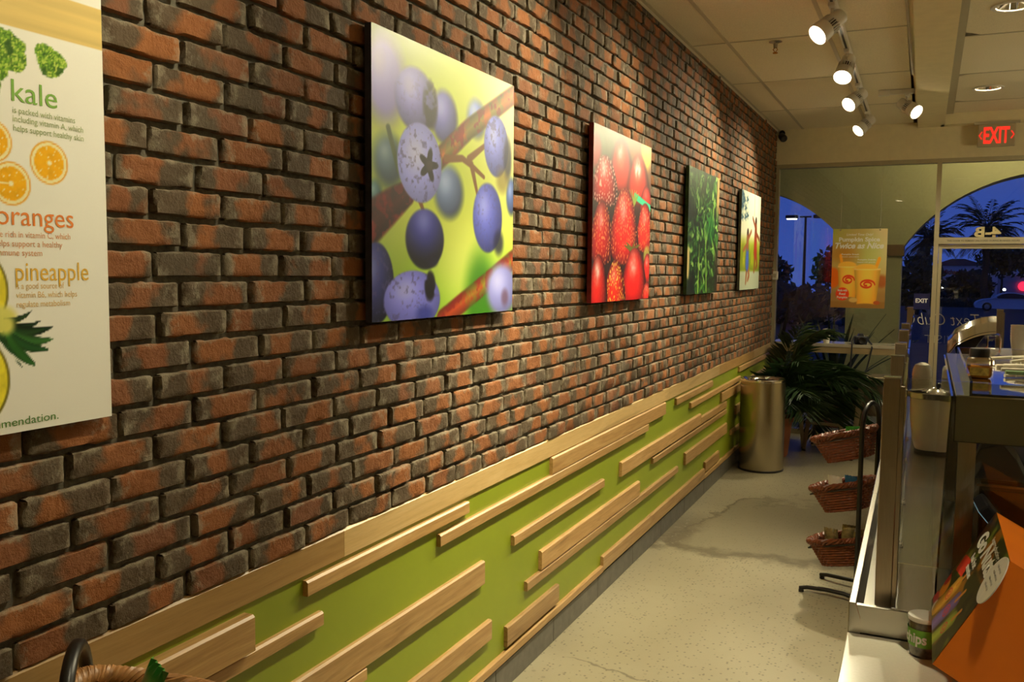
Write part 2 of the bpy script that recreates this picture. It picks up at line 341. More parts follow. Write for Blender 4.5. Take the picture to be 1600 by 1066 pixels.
class Pic:
    def __init__(s, nu, nv, col=(255, 255, 255)):
        s.nu, s.nv = nu, nv; s.U, s.V = np.meshgrid(np.linspace(0, 1, nu), np.linspace(0, 1, nv)); s.C = np.ones((nv, nu, 3)) * hexc(*col)
    def over(s, m, c):
        c = hexc(*c) if isinstance(c, tuple) else c; m = np.clip(m, 0, 1)[..., None]; s.C = s.C * (1 - m) + c * m
    def ell(s, cx, cy, rx, ry, soft=.06, rot=0.):
        dx, dy = s.U - cx, s.V - cy; ca, sa = math.cos(rot), math.sin(rot); x = (dx * ca + dy * sa) / rx; y = (-dx * sa + dy * ca) / ry
        d = np.sqrt(x * x + y * y); return sm(1 + soft, 1 - soft, d), x, y, d
    def line(s, pts, w, soft=.3, asp=1.0):
        D = np.full(s.U.shape, 9.); T = np.zeros(s.U.shape); n = len(pts) - 1
        for i in range(n):
            (ax, ay), (bx, by) = pts[i], pts[i + 1]; vx, vy = (bx - ax), (by - ay) * asp; px, py = s.U - ax, (s.V - ay) * asp
            t = np.clip((px * vx + py * vy) / (vx * vx + vy * vy + 1e-9), 0, 1); d = np.hypot(px - t * vx, py - t * vy)
            T = np.where(d < D, (i + t) / n, T); D = np.minimum(D, d)
        ww = w if not isinstance(w, tuple) else w[0] + (w[1] - w[0]) * T
        return sm(1 + soft, 1 - soft, D / ww), D / ww
    def poly(s, pts, soft=0.004):
        ins = np.zeros(s.U.shape, bool); n = len(pts)
        for i in range(n):
            (x0, y0), (x1, y1) = pts[i], pts[(i + 1) % n]
            if abs(y1 - y0) < 1e-9: continue
            c = ((y0 <= s.V) != (y1 <= s.V)) & (s.U < (x1 - x0) * (s.V - y0) / (y1 - y0) + x0); ins ^= c
        return ins.astype(float)
    def mesh(s, name, fn, mat, parent):
        nu, nv = s.nu, s.nv; vs = [fn(u, v) for u, v in zip(s.U.ravel(), s.V.ravel())]
        i = np.arange(nv - 1)[:, None] * nu + np.arange(nu - 1)[None, :]; F = np.stack([i + nu, i + nu + 1, i + 1, i], -1).reshape(-1, 4)
        me = bpy.data.meshes.new(name); me.from_pydata(vs, [], F.tolist()); me.update()
        a = me.color_attributes.new('print', 'FLOAT_COLOR', 'POINT'); c = np.concatenate([srgb(s.C).reshape(-1, 3), np.ones((nu * nv, 1))], 1)
        a.data.foreach_set('color', c.astype(np.float32).ravel())
        o = bpy.data.objects.new(name, me); COL.objects.link(o); me.materials.append(mat); o.parent = parent; return o

# ================================================================ THE SETTING
YS = 9.75            # inner face of the storefront
ZC = 3.165           # tile ceiling above the brick wall
XR, YB = 5.6, -3.0   # far right wall, wall behind the viewer
struct(MB().box(-.0, XR, YB, YS + .06, -.12, 0).build('floor', M_FLOOR))
# ---- brick wall
wl = struct(MB().box(-.14, .012, YB, YS + .1, 0, ZC + .1).build('wall_left', M_MORTAR))
Z0, CH, PITCH = .953, .0657, .213
def proj(p):
    d = [p[i] - CC[i] for i in range(3)]; c = [sum(CR[r][i] * d[i] for i in range(3)) for r in range(3)]
    return (800 + 1403 * c[0] / c[2], 533 + 1403 * c[1] / c[2], c[2])
def brick_geo(y0, y1, z0, z1, hi, seed):
    R = random.Random(seed); nx, nzz = (15, 7) if hi else (8, 4)
    dep = .028 + R.uniform(-.004, .004); tilt = R.uniform(-.003, .003); off = Vector((R.uniform(0, 99), R.uniform(0, 99), R.uniform(0, 99)))
    r1, r2 = R.random(), R.random(); vs = []; at = []
    chip = [(R.choice((0, 1)), R.random()) for _ in range(2)]; cz = R.uniform(.2, 1.); rad = .008 + .012 * R.random()
    Lx, Lz = y1 - y0, z1 - z0
    for j in range(nzz):
        for i in range(nx):
            # edge loops sit close to the border so the arris stays narrow
            u = 0 if i == 0 else 1 if i == nx - 1 else .035 + .93 * (i - 1) / (nx - 3)
            v = 0 if j == 0 else 1 if j == nzz - 1 else .09 + .82 * (j - 1) / (nzz - 3)
            y = y0 + u * Lx; z = z0 + v * Lz; n1 = noise.noise(Vector((y * 42, z * 42, 0)) + off); n2 = noise.noise(Vector((y * 17, z * 17, 5)) + off); n3 = noise.noise(Vector((y * 95, z * 95, 9)) + off)
            x = dep + tilt * (u - .5) * 2 + .0024 * n1 + .0022 * n2
            eb = (i in (0, nx - 1)) + (j in (0, nzz - 1))
            if eb:
                x -= .005 + .003 * n1
                if i in (0, nx - 1): y += (1 if i == 0 else -1) * (.001 + .0048 * (n1 + .3) + .002 * n3)
                if j in (0, nzz - 1): z += (1 if j == 0 else -1) * (.0005 + .0042 * (n1 + .3) + .0022 * n3)
            if eb == 2: y += (1 if i == 0 else -1) * rad * .55; z += (1 if j == 0 else -1) * rad * .4; x -= .003
            vs.append((x, y, z)); at.append((u, v, r1, r2))
    fs = [(j * nx + i, j * nx + i + 1, (j + 1) * nx + i + 1, (j + 1) * nx + i) for j in range(nzz - 1) for i in range(nx - 1)]
    bd = [i for i in range(nx)] + [j * nx + nx - 1 for j in range(1, nzz)] + [(nzz - 1) * nx + i for i in range(nx - 2, -1, -1)] + [j * nx for j in range(nzz - 2, 0, -1)]
    n0 = len(vs)
    for k in bd: vs.append((.006, vs[k][1], vs[k][2])); at.append((*at[k][:2], r1, r2))
    m = len(bd); fs += [(bd[(k + 1) % m], bd[k], n0 + k, n0 + (k + 1) % m) for k in range(m)]
    return vs, fs, at
def mk_brick_obj(name, vs, fs, at):
    me = bpy.data.meshes.new(name); me.from_pydata(vs, [], fs); me.update()
    a = me.color_attributes.new('brk', 'FLOAT_COLOR', 'POINT'); a.data.foreach_set('color', np.array(at, np.float32).ravel())
    me.polygons.foreach_set('use_smooth', [True] * len(me.polygons)); me.set_sharp_from_angle(angle=math.radians(50))
    o = bpy.data.objects.new(name, me); COL.objects.link(o); me.materials.append(M_BRICK); o.parent = wl; return o
CANV = [(2.179, 3.140), (4.034, 4.998), (5.885, 6.818), (7.716, 8.650)]; CZ0, CZ1 = 1.543, 2.391
cand = []
row = 0; z = Z0
while z < ZC - .01:
    zt = min(z + CH - .0085, ZC - .004)
    y = 1.305 - PITCH * 4 + (0 if row % 2 == 0 else PITCH * .5) + random.uniform(-.012, .012)
    while y < YS - .02:
        ln = PITCH + random.uniform(-.010, .010)
        y1 = min(y + ln - .008, YS - .004); dz = random.uniform(-.0018, .0018)
        if y1 - y > .05: cand.append((y, y1, z + dz, zt + dz if zt < ZC - .02 else zt))
        y += ln
    z += CH; row += 1
def vis_area(b):
    y0, y1, z0, z1 = b; ym, zm = (y0 + y1) / 2, (z0 + z1) / 2
    if y1 < 1.25 and z0 > 1.42: return 0
    for a, c in CANV:
        if y0 > a - .02 and y1 < c + .0 and z0 > CZ0 - .0 and z1 < CZ1: return 0
    px, py, d = proj((.03, ym, zm))
    if not (-30 < px < 1600 and -20 < py < 1066): return 0
    a = proj((.03, y0, zm)); c = proj((.03, y1, zm)); e = proj((.03, ym, z0)); g = proj((.03, ym, z1))
    return abs(c[0] - a[0]) * abs(e[1] - g[1])
order = sorted(range(len(cand)), key=lambda i: -vis_area(cand[i])); big = set(order[:300])
FV, FF, FA = [], [], []
for i, b in enumerate(cand):
    vs, fs, at = brick_geo(*b, i in big, i)
    if i in big: mk_brick_obj('brick', vs, fs, at)
    else:
        n = len(FV); FV += vs; FF += [tuple(k + n for k in f) for f in fs]; FA += at
mk_brick_obj('brick_field', FV, FF, FA)['kind'] = 'stuff'

# ---- green wainscot with wooden boards
wn = struct(MB().box(.0, .018, YB, YS, .0, .90).build('trim_1', M_GREEN), 'lime green wainscot panel with staggered wooden boards')
def board(y0, y1, z0, z1, t=.035, mat=None, name='board', x0=.016):
    c = .006; poly = [(x0, z0), (t - .002, z0), (t, z0 + .002), (t, z1 - c), (t - c, z1), (x0, z1)]
    return MB().prism(poly, lambda x, z: (x, y0, z), lambda x, z: (x, y1, z)).build(name, mat or M_FRUITW, wn)
BOARDS = [(1.910, 2.850, .815, .858), (2.637, 5.163, .747, .790), (3.648, 5.546, .791, .868), (3.246, 4.365, .580, .622), (3.536, 5.007, .390, .475),
          (3.383, 5.898, .345, .386), (4.653, 6.544, .572, .652), (5.278, 7.483, .521, .559), (6.550, 7.477, .571, .625), (5.819, 6.920, .811, .858),
          (6.226, 8.07, .733, .775), (6.102, 7.514, .352, .437), (6.730, 7.234, .176, .252), (4.366, 6.713, .130, .209), (1.0, 4.364, .125, .162),
          (6.715, 9.70, .125, .162), (3.187, 3.746, .178, .262), (.85, 2.979, .508, .599), (1.3, 3.043, .267, .347), (.8, 2.189, .466, .506),
          (.9, 1.979, .712, .752), (7.271, 9.5, .640, .718), (7.996, 9.65, .815, .861), (7.9, 9.6, .45, .53), (7.7, 9.1, .30, .34), (-.5, 1.25, .62, .70), (-.8, .8, .30, .38)]
for i, b in enumerate(BOARDS): board(*b)
board(.75, 1.681, .758, .850, .052)
rails = [(YB, 2.09, M_OAK), (2.09, 5.66, M_OAK2), (5.66, 7.2, M_OAK2), (7.2, 8.75, M_OAK), (8.75, YS - .005, M_OAK2)]
for a, b_, m in rails: board(a, b_ - .0015, .871, .9535, .0262, m, 'rail_board', .0)
bb = struct(MB().box(0, .012, YB, YS, 0, .112).build('baseboard_left', M_BASET))
y = -.53
while y < YS - .05:
    MB().box(.010, .024, y, min(y + .602, YS - .003), .001, .112).build('tile', M_BASET, bb, bevel=.0015); y += .606
# ---- ceiling over the aisle: grid of tiles
ce = struct(MB().box(-.1, XR, YB, YS + .2, 3.34, 3.42).build('ceiling', M_PLASTER))
XS = [.022, .28, .89, 1.352]; YL = [9.748, 8.56, 7.25, 5.94, 4.63, 3.32, 2.01, .70, -.61, -1.92, -2.99]
for a in range(3):
    for k in range(len(YL) - 1):
        MB().box(XS[a] + .003, XS[a + 1] - .003, YL[k + 1] + .003, YL[k] - .003, ZC, ZC + .016).build('tile', M_TILE, ce)
for x in XS[1:3]: MB().box(x - .012, x + .012, YB, YS, ZC - .003, ZC + .001).build('grid_bar', M_TBAR, ce)
for k in range(1, len(YL) - 1): MB().box(.0, XS[3], YL[k] - .011, YL[k] + .011, ZC - .002, ZC + .001).build('grid_bar', M_TBAR, ce)
MB().prism([(.03, ZC - .022), (.033, ZC - .022), (.033, ZC - .003), (.055, ZC - .003), (.055, ZC), (.03, ZC)], lambda x, z: (x, YB, z), lambda x, z: (x, YS, z)).build('wall_angle', M_TBAR, ce)
MB().box(1.338, 1.352, YB, 7.35, ZC - .012, ZC + .01).build('wall_angle', M_TBAR2, ce)
# dropped beam and the slightly higher ceiling on the right
struct(MB().prism([(1.392, 3.112), (1.625, 3.112), (1.625, 3.34), (1.352, 3.34), (1.352, 3.165), (1.392, 3.165)], lambda x, z: (x + .03, YB, z), lambda x, z: (x - .035, YS - .0, z)).build('trim_2', M_PLASTER), 'cream dropped ceiling beam running towards the storefront')
struct(MB().box(1.56, XR, 9.60, YS, 3.112, 3.34).build('trim_3', M_PLASTER), 'cream ceiling beam above the storefront')
ZR = 3.215
xr = [1.66, 2.27, 2.88, 3.49, 4.10, 4.71, 5.32, XR]; yr = [9.60, 9.0, 7.78, 6.56, 5.34, 4.12, 2.90, 1.68, .46, -.76, -1.98, YB]
CANS = [(1.89, 8.41), (1.89, 5.92), (1.95, 3.43), (3.6, 3.43), (3.6, 5.92), (1.1, -.6), (2.6, -.6), (1.95, 1.1), (3.6, 8.41), (3.6, 1.1)]
def tile_hole(x0, x1, y0, y1, c, r, zz):
    vs = []; n = 32
    for k in range(n):
        a = 2 * PI * k / n + .01; dx, dy = math.cos(a), math.sin(a); vs.append((c[0] + r * dx, c[1] + r * dy, zz))
        t = min([(x1 - c[0]) / dx if dx > 1e-6 else 9, (x0 - c[0]) / dx if dx < -1e-6 else 9, (y1 - c[1]) / dy if dy > 1e-6 else 9, (y0 - c[1]) / dy if dy < -1e-6 else 9])
        vs.append((c[0] + t * dx, c[1] + t * dy, zz))
    return MB().add(vs, [(2 * k, 2 * k + 1, (2 * k + 3) % (2 * n), (2 * k + 2) % (2 * n)) for k in range(n)])
for a in range(len(xr) - 1):
    for k in range(len(yr) - 1):
        x0, x1, y0, y1 = xr[a] + .003, xr[a + 1] - .003, yr[k + 1] + .003, yr[k] - .003
        h = [c for c in CANS if x0 < c[0] < x1 and y0 < c[1] < y1]
        if h: tile_hole(x0, x1, y0, y1, h[0], .092, ZR).build('tile', M_TILE, ce)
        else: MB().box(x0, x1, y0, y1, ZR, ZR + .016).build('tile', M_TILE, ce)
for x in xr[1:-1]: MB().box(x - .012, x + .012, YB, 9.6, ZR - .003, ZR + .001).build('grid_bar', M_TBAR, ce)
for y in yr[1:-1]: MB().box(1.6, XR, y - .012, y + .012, ZR - .002, ZR + .001).build('grid_bar', M_TBAR, ce)
MB().box(1.598, 1.662, YB, 9.6, ZR - .006, ZR + .02).build('wall_angle', M_TBAR2, ce)
struct(MB().box(XR, XR + .1, YB, YS + .1, 0, 3.4).build('wall_right', M_PLASTER))
struct(MB().box(-.1, XR + .1, YB - .1, YB, 0, 3.4).build('wall_back', M_PLASTER))
# ---- storefront: header, frames, panes, door
struct(MB().box(-.0, XR, YS, YS + .14, 2.812, 3.34).build('wall_front', M_PLASTER))
w1 = struct(MB().box(.0, .055, YS + .01, YS + .11, 0, 2.812).box(1.545, 1.588, YS + .005, YS + .11, 0, 2.812).box(.055, 1.545, YS + .01, YS + .11, 2.772, 2.812)
            .box(.055, 1.545, YS + .01, YS + .11, 0, .055).build('window_1', M_FRAME))
MB().box(.055, 1.545, YS + .055, YS + .063, .055, 2.772).build('pane', M_GLASS, w1)
d1 = struct(MB().box(1.588, 2.62, YS + .01, YS + .11, 2.772, 2.812).box(1.588, 2.62, YS + .0, YS + .11, 1.985, 2.048).box(2.62, 2.665, YS + .005, YS + .11, 0, 2.812).build('door_1', M_FRAME))
MB().box(1.588, 2.62, YS + .055, YS + .063, 2.048, 2.772).build('pane', M_GLASS, d1)
MB().box(1.592, 1.622, YS + .03, YS + .075, .01, 1.98).box(2.57, 2.615, YS + .03, YS + .075, .01, 1.98).box(1.622, 2.57, YS + .03, YS + .075, .01, .18).box(1.622, 2.57, YS + .03, YS + .075, 1.94, 1.98).build('door_leaf', M_FRAME, d1)
MB().box(1.622, 2.57, YS + .05, YS + .056, .18, 1.94).build('pane', M_GLASS, d1)
w2 = struct(MB().box(2.665, XR, YS + .01, YS + .11, 2.772, 2.812).box(2.665, XR, YS + .01, YS + .11, 0, .055).box(4.1, 4.145, YS + .01, YS + .11, 0, 2.812).build('window_2', M_FRAME))
MB().box(2.665, XR, YS + .055, YS + .063, .055, 2.772).build('pane', M_GLASS, w2)
M_TXT = simple('dark_print', (.03, .025, .02), .6, 0, 0, 2, 0); M_TXTG = simple('gold_vinyl', (.55, .45, .22), .5, 0, .05, 9, 0)
text('THIS DOOR TO REMAIN UNLOCKED DURING BUSINESS HOURS', .62, (1.66, YS - .001, 2.008), (1, 0, 0), (0, 0, 1), M_TXT, d1, 'door_notice', .015)
text('4-B', .23, (1.895, YS + .053, 2.056), (1, 0, 0), (0, 0, 1), M_TXTG, d1, 'unit_number', .04, mirror=True, height=.095)

# ================================================================ OUTSIDE
gs = lambda y: -.06 - .0165 * max(0, y - 13.)
struct(MB().add([(-90, 12.6, -.06), (110, 12.6, -.06), (110, 300, gs(300)), (-90, 300, gs(300))], [(0, 1, 2, 3)]).build('ground', M_ASPH))
pv = struct(MB().box(-6, 12, YS + .14, 12.7, -.2, -.03).build('floor_outside', M_PAVER))
for i in range(-4, 10):
    for j in range(7): MB().box(i * .42 + .004, i * .42 + .416, YS + .15 + j * .40, YS + .545 + j * .40, -.04, -.012).build('paver', M_PAVER, pv)
def arcade():
    y0, y1, zt = 11.5, 11.95, 4.3; n = 40
    bm = MB()
    def archpts(cx, cz, r, xl, xr_):
        out = []
        for k in range(n + 1):
            x = xl + (xr_ - xl) * k / n; dx = x - cx; out.append((x, cz + math.sqrt(max(0, r * r - dx * dx))))
        return out
    spans = [(-.80, 1.04, 1.712, -2.30, .62), (2.765, .997, 1.839, 1.215, 4.32)]
    for cx, cz, r, xl, x2 in spans:
        for (xa, za), (xb, zb) in zip(archpts(cx, cz, r, xl, x2)[:-1], archpts(cx, cz, r, xl, x2)[1:]):
            bm.add([(xa, y0, za), (xb, y0, zb), (xb, y0, zt), (xa, y0, zt), (xa, y1, za), (xb, y1, zb), (xb, y1, zt), (xa, y1, zt)], [(0, 1, 2, 3), (7, 6, 5, 4), (0, 4, 5, 1)])
    bm.box(.62, 1.215, y0, y1, -.05, zt).box(-6, -2.30, y0, y1, -.05, zt).box(4.32, 8, y0, y1, -.05, zt)
    o = struct(bm.build('wall_arcade', M_STUCCO), 'olive stucco arcade wall with two arches outside the window')
    MB().box(.60, 1.235, y0 - .02, y1 + .02, 1.90, 2.03).build('impost_band', M_STUCCOD, o); MB().box(.59, 1.245, y0 - .025, y1 + .025, -.05, .36).build('plinth', M_STUCCOD, o)
    struct(MB().box(-6, 8, YS + .14, y1, 3.55, 3.7).build('ceiling_outside', M_STUCCO), 'olive soffit of the arcade outside')
    struct(MB().box(-6, -.0, YS, YS + .14, 0, 3.6).box(0, 8, YS + .141, YS + .16, 3.34, 3.6).build('wall_outside', M_STUCCO))
arcade()
pl = empty('added_porch_light', (2.2, 10.6, 3.55), 0, 'added round porch ceiling light, out of view under the arcade outside', 'ceiling light')  # unseen fitting, added to light the arcade pillar and wall
MB().lathe([(.13, 0), (.14, -.01), (.13, -.03), (.11, -.035)], (0, 0, 0), 28).build('trim_ring', M_WHITE, pl, True); MB().lathe([(.11, -.03), (.08, -.06), (0, -.07)], (0, 0, 0), 28).build('diffuser', M_BULB, pl, True)
ld = bpy.data.lights.new('porch_fill_lamp', 'POINT'); ld.energy = 36; ld.color = (1, .86, .5); ld.shadow_soft_size = .1; lo = bpy.data.objects.new('porch_fill_lamp', ld); COL.objects.link(lo); lo.parent = pl; lo.location = (0, 0, -.2)
def frond(mb, base, az, el, length, droop, nl=14, lw=.03, ll=.3, rnd=random, rach=.006, segs=9):
    p = Vector(base); d = Vector((math.cos(az) * math.cos(el), math.sin(az) * math.cos(el), math.sin(el))); st = length / segs; pts = [p.copy()]
    for k in range(segs):
        d = (d + Vector((0, 0, -droop * (k + 1) / segs))).normalized(); p = p + d * st; pts.append(p.copy())
    mb.tube(pts, [rach * (1 - .8 * k / segs) for k in range(segs + 1)], 4)
    for k in range(nl):
        t = .18 + .82 * k / (nl - 1); f = t * segs; i = min(int(f), segs - 1); q = pts[i].lerp(pts[i + 1], f - i); dr = (pts[i + 1] - pts[i]).normalized()
        side = dr.cross(Vector((0, 0, 1))); side = side.normalized() if side.length > 1e-4 else Vector((1, 0, 0))
        le = ll * (.55 + .9 * math.sin(PI * min(1, t * .9 + .08))) * (1 if t < .95 else .7)
        for s in (-1, 1):
            o = (side * s * .75 + dr * .75 + Vector((0, 0, rnd.uniform(-.30, .12)))).normalized(); tip = q + o * le + Vector((0, 0, -.18 * le)); mid = q + o * le * .5
            w = dr.cross(o).cross(o).normalized() * lw * .5
            mb.add([q, mid + w, tip, mid - w], [(0, 1, 2), (0, 2, 3)])
def palm(x, y, zc, span, label, seed):
    R = random.Random(seed); g = gs(y)
    t = empty('palm_tree', (x, y, g), 0, label, 'palm tree')
    k = 14; MB().tube([(0 + .06 * math.sin(i), 0, (zc - g) * i / k) for i in range(k + 1)], [.30 - .006 * i + .02 * (i % 2) for i in range(k + 1)], 10).build('trunk', M_TRUNK, t, True)
    MB().lathe([(.0, -.75), (.35, -.6), (.5, -.2), (.42, .15), (.0, .3)], (0, 0, zc - g), 12).build('boot', M_TRUNK, t, True)
    for i in range(46):
        mb = MB(); frond(mb, (0, 0, zc - g), i * 2.399, R.uniform(-.7, 1.25), span * R.uniform(.85, 1.1), R.uniform(.10, .3), 16, .07, .55, R, .035); mb.build('frond', M_LEAF2, t)
palm(5.75, 85, 5.5, 3.3, 'tall dark palm tree in front of the grey building across the car park', 3)
palm(1.35, 90, 4.9, 3.1, 'dark palm tree partly hidden by the window mullion', 5)
def leafy(name, x, y, z0, rx, rz, label, cat, seed, n=900, trunk=0., grp=None, sz=.3):
    R = random.Random(seed); t = empty(name, (x, y, z0), 0, label, cat, grp); mb = MB()
    for i in range(n):
        a, b, r = R.uniform(0, 2 * PI), R.uniform(-1, 1), R.random() ** .45; s = math.sqrt(1 - b * b)
        wob = 1 + .28 * noise.noise(Vector((math.cos(a) * 2 + seed, math.sin(a) * 2, b * 2)))
        p = Vector((rx * r * s * math.cos(a) * wob, rx * r * s * math.sin(a) * wob, trunk + rz + rz * r * b * wob)); q = Vector((R.gauss(0, 1), R.gauss(0, 1), R.gauss(0, 1))).normalized() * sz; u = q.orthogonal().normalized() * sz * .5
        mb.add([p - q, p + u, p + q, p - u], [(0, 1, 2, 3)])
    mb.build('foliage', M_LEAF2, t)
    MB().tube([(0, 0, 0), (.1, 0, trunk * .5 + rz * .4), (0, 0, trunk + rz * .9)], [.16, .12, .06], 7).build('trunk', M_TRUNK, t)
leafy('round_tree', 5.15, 100, gs(100), 2.2, 1.72, 'big round dark tree standing beside the tall palm', 'tree', 11, 1500, .15, None, .34)
leafy('tall_shrub', .9, 60, gs(60), 1.5, 1.8, 'dark leafy tree seen between the pillar and the mullion', 'tree', 12, 900, .2, None, .25)
leafy('street_tree', 9.2, 120, gs(120), 2.6, 2.2, 'tall dark tree behind the grey building', 'tree', 13, 900, 3.2, None, .4)
leafy('street_tree', 13.2, 125, gs(125), 2.4, 2.4, 'dark tree at the right edge of the door glass', 'tree', 14, 700, 2.6, None, .4)
leafy('street_tree', -6.9, 55, gs(55), 1.2, .9, 'small dark tree left of the car park lamp', 'tree', 15, 500, 1.5, None, .22)
leafy('street_tree', -3.6, 58, gs(58), 1.5, 1.4, 'dark tree just right of the car park lamp', 'tree', 16, 800, 1.3, None, .24)
leafy('street_tree', -1.9, 62, gs(62), 1.3, 1.5, 'dark tree beside the left edge of the smoothie poster', 'tree', 17, 600, 1.2, None, .24)
leafy('hedge', -4.5, 40, gs(40), 4.2, .9, 'low dark hedge beyond the left arch', 'hedge', 18, 1500, .0, None, .25)
def hedge():
    R = random.Random(4); mb = MB(); t = empty('hedge', (4.5, 92, gs(92)), 0, 'long low clipped hedge behind the white car', 'hedge')
    for i in range(1500):
        p = Vector((R.uniform(-6, 7), R.uniform(-.8, .8), R.uniform(0, .75))); q = Vector((R.gauss(0, 1), R.gauss(0, 1), R.gauss(0, 1))).normalized() * .26; u = q.orthogonal().normalized() * .14
        mb.add([p - q, p + u, p + q, p - u], [(0, 1, 2, 3)])
    mb.build('foliage', M_LEAF2, t); MB().box(-6.1, 7.1, -.7, .7, 0, .55).build('branch_core', M_LEAF2, t)
hedge()
# buildings across the car park
b1 = empty('shop_building', (0, 200, -3.6), 0, 'pale shop building with dark red hipped roof behind the trees', 'building')
MB().box(2.2, 11.6, 0, 14, 0, 6.9).build('wall', M_BLDG, b1); MB().add([(1.8, -.5, 6.85), (12., -.5, 6.85), (12., 14.5, 6.85), (1.8, 14.5, 6.85), (5.6, 7, 8.3), (8.0, 7, 8.3)], [(0, 1, 5, 4), (1, 2, 5), (2, 3, 4, 5), (3, 0, 4), (0, 3, 2, 1)]).build('roof', M_ROOF, b1)
MB().box(2.0, 11.8, -.12, 0, 4.2, 4.5).build('cornice', M_BLDG2, b1); MB().box(2.6, 11, -.06, 0.01, .4, 3.3).build('shop_window', M_CARGL, b1)
text('Michaels', 3.5, (3.9, -.15, 5.15), (1, 0, 0), (0, 0, 1), M_REDSIGN, b1, 'sign_lettering', .03, extr=.1, height=.95)
b2 = empty('low_building', (0, 190, -3.4), 0, 'low grey building with flat parapet at the right of the door glass', 'building')
MB().box(12.0, 34, 0, 16, 0, 5.0).build('wall', M_BLDG2, b2); MB().box(11.9, 34.1, -.25, 16.1, 4.75, 5.55).build('parapet', M_BLDG, b2); MB().box(11.95, 34, -.12, 0, 3.6, 3.95).build('string_course', M_BLDG2, b2); MB().box(12.0, 13.1, -.15, 0, 0, 4.7).build('corner_pier', M_BLDG, b2)
tag(MB().lathe([(0, 0), (.75, .02), (.85, .12), (.75, .22), (0, .24)], (17.3, 189.8, -.55), 16, orient((0, -1, 0))).build('neon_sign', M_REDGLOW, None, True), 'round glowing red shop sign on the grey building', 'sign')
for x, z_, lb in [(2.9, .05, 'leftmost of three small lamps in front of the pale shop'), (3.3, .03, 'middle of three small lamps in front of the pale shop'), (3.7, .05, 'rightmost of three small lamps in front of the pale shop'), (7.55, -.02, 'small lit lamp at the right side of the round tree'), (9.05, -.12, 'small lit lamp above the white car roof')]:
    t = empty('post_lamp', (x, 112, gs(112)), 0, lb, 'lamp'); h = z_ - gs(112)
    MB().tube([(0, 0, 0), (0, 0, h)], .05, 8).build('post', M_GREYPOST, t); MB().lathe([(0, -.16), (.13, -.1), (.17, 0), (.13, .1), (0, .16)], (0, 0, h + .1), 12).build('globe', M_BULB, t, True)
def streetlamp():
    y = 60; t = empty('car_park_lamp', (-5.75, y, gs(y)), 0, 'tall twin-head car park lamp seen through the left arch', 'street lamp'); h = 5.2 - gs(y)
    MB().tube([(0, 0, 0), (0, 0, h)], [.11, .07], 8).build('post', M_GREYPOST, t)
    MB().box(-.35, .35, -.05, .05, h - .05, h + .05).build('crossarm', M_GREYPOST, t)
    for s in (-1, 1):
        hd = MB().box(s * .85 - .38, s * .85 + .38, -.2, .2, h - .10, h + .12).build('lamp_head', M_GREYPOST, t, bevel=.05)
    MB().box(-1.15, -.55, -.17, .17, h - .16, h - .09).build('lens', M_BULB, t, bevel=.02)
streetlamp()
def car():
    y = 78; t = empty('parked_car', (4.75, y, gs(y) + .0), 0, 'white saloon car parked behind the door glass', 'car')
    prof = [(0.02, .55), (.0, .42), (.05, .25), (.5, .20), (3.9, .20), (4.5, .25), (4.62, .45), (4.6, .78), (4.45, .92), (3.95, .97), (3.3, 1.32), (2.75, 1.41), (2.2, 1.42), (1.75, 1.33), (1.15, .97), (.55, .88), (.15, .72)]
    rings = []; ys = [(-.90, .90), (-.93, .97), (-.88, 1), (0, 1.), (.88, 1), (.93, .97), (.90, .90)]; vs = []; n = len(prof)
    for yy, k in ys:
        for x, z in prof: vs.append((2.3 + (x - 2.3) * (k if abs(yy) > .89 else 1), yy * (1 - .22 * max(0, (z - .9)) / .5), .2 + (z - .2) * (k if abs(yy) > .89 else 1) if z > .9 else z))
    fs = [(i * n + j, i * n + (j + 1) % n, (i + 1) * n + (j + 1) % n, (i + 1) * n + j) for i in range(6) for j in range(n)] + [tuple(range(n - 1, -1, -1)), tuple(6 * n + j for j in range(n))]
    MB().add(vs, fs).build('body', M_CAR, t, True)
    MB().prism([(1.32, .99), (1.85, 1.30), (2.2, 1.36), (2.75, 1.35), (3.2, 1.27), (3.7, .99)], lambda x, z: (x, -.93 + .20 * max(0, z - .92), z), lambda x, z: (x, -.75, z)).build('side_window', M_CARGL, t)
    for x in (.85, 3.65):
        for s in (-1, 1):
            w = MB().lathe([(.2, -.1), (.30, -.11), (.33, -.06), (.33, .08), (.2, .1)], (x, s * .84, .33), 20, orient((0, 1, 0))).build('wheel', M_TYRE, t, True)
            MB().lathe([(0, -.115), (.19, -.112), (.21, -.09)], (x, s * .84, .33), 20, orient((0, 1, 0))).build('rim', M_STEEL, w, True)
    MB().box(.08, .32, -.88, -.6, .58, .70).build('headlight', M_WHITE, t, bevel=.03); MB().box(1.35, 1.5, -1.08, -.9, .95, 1.07).build('mirror', M_CAR, t, bevel=.03)
car()
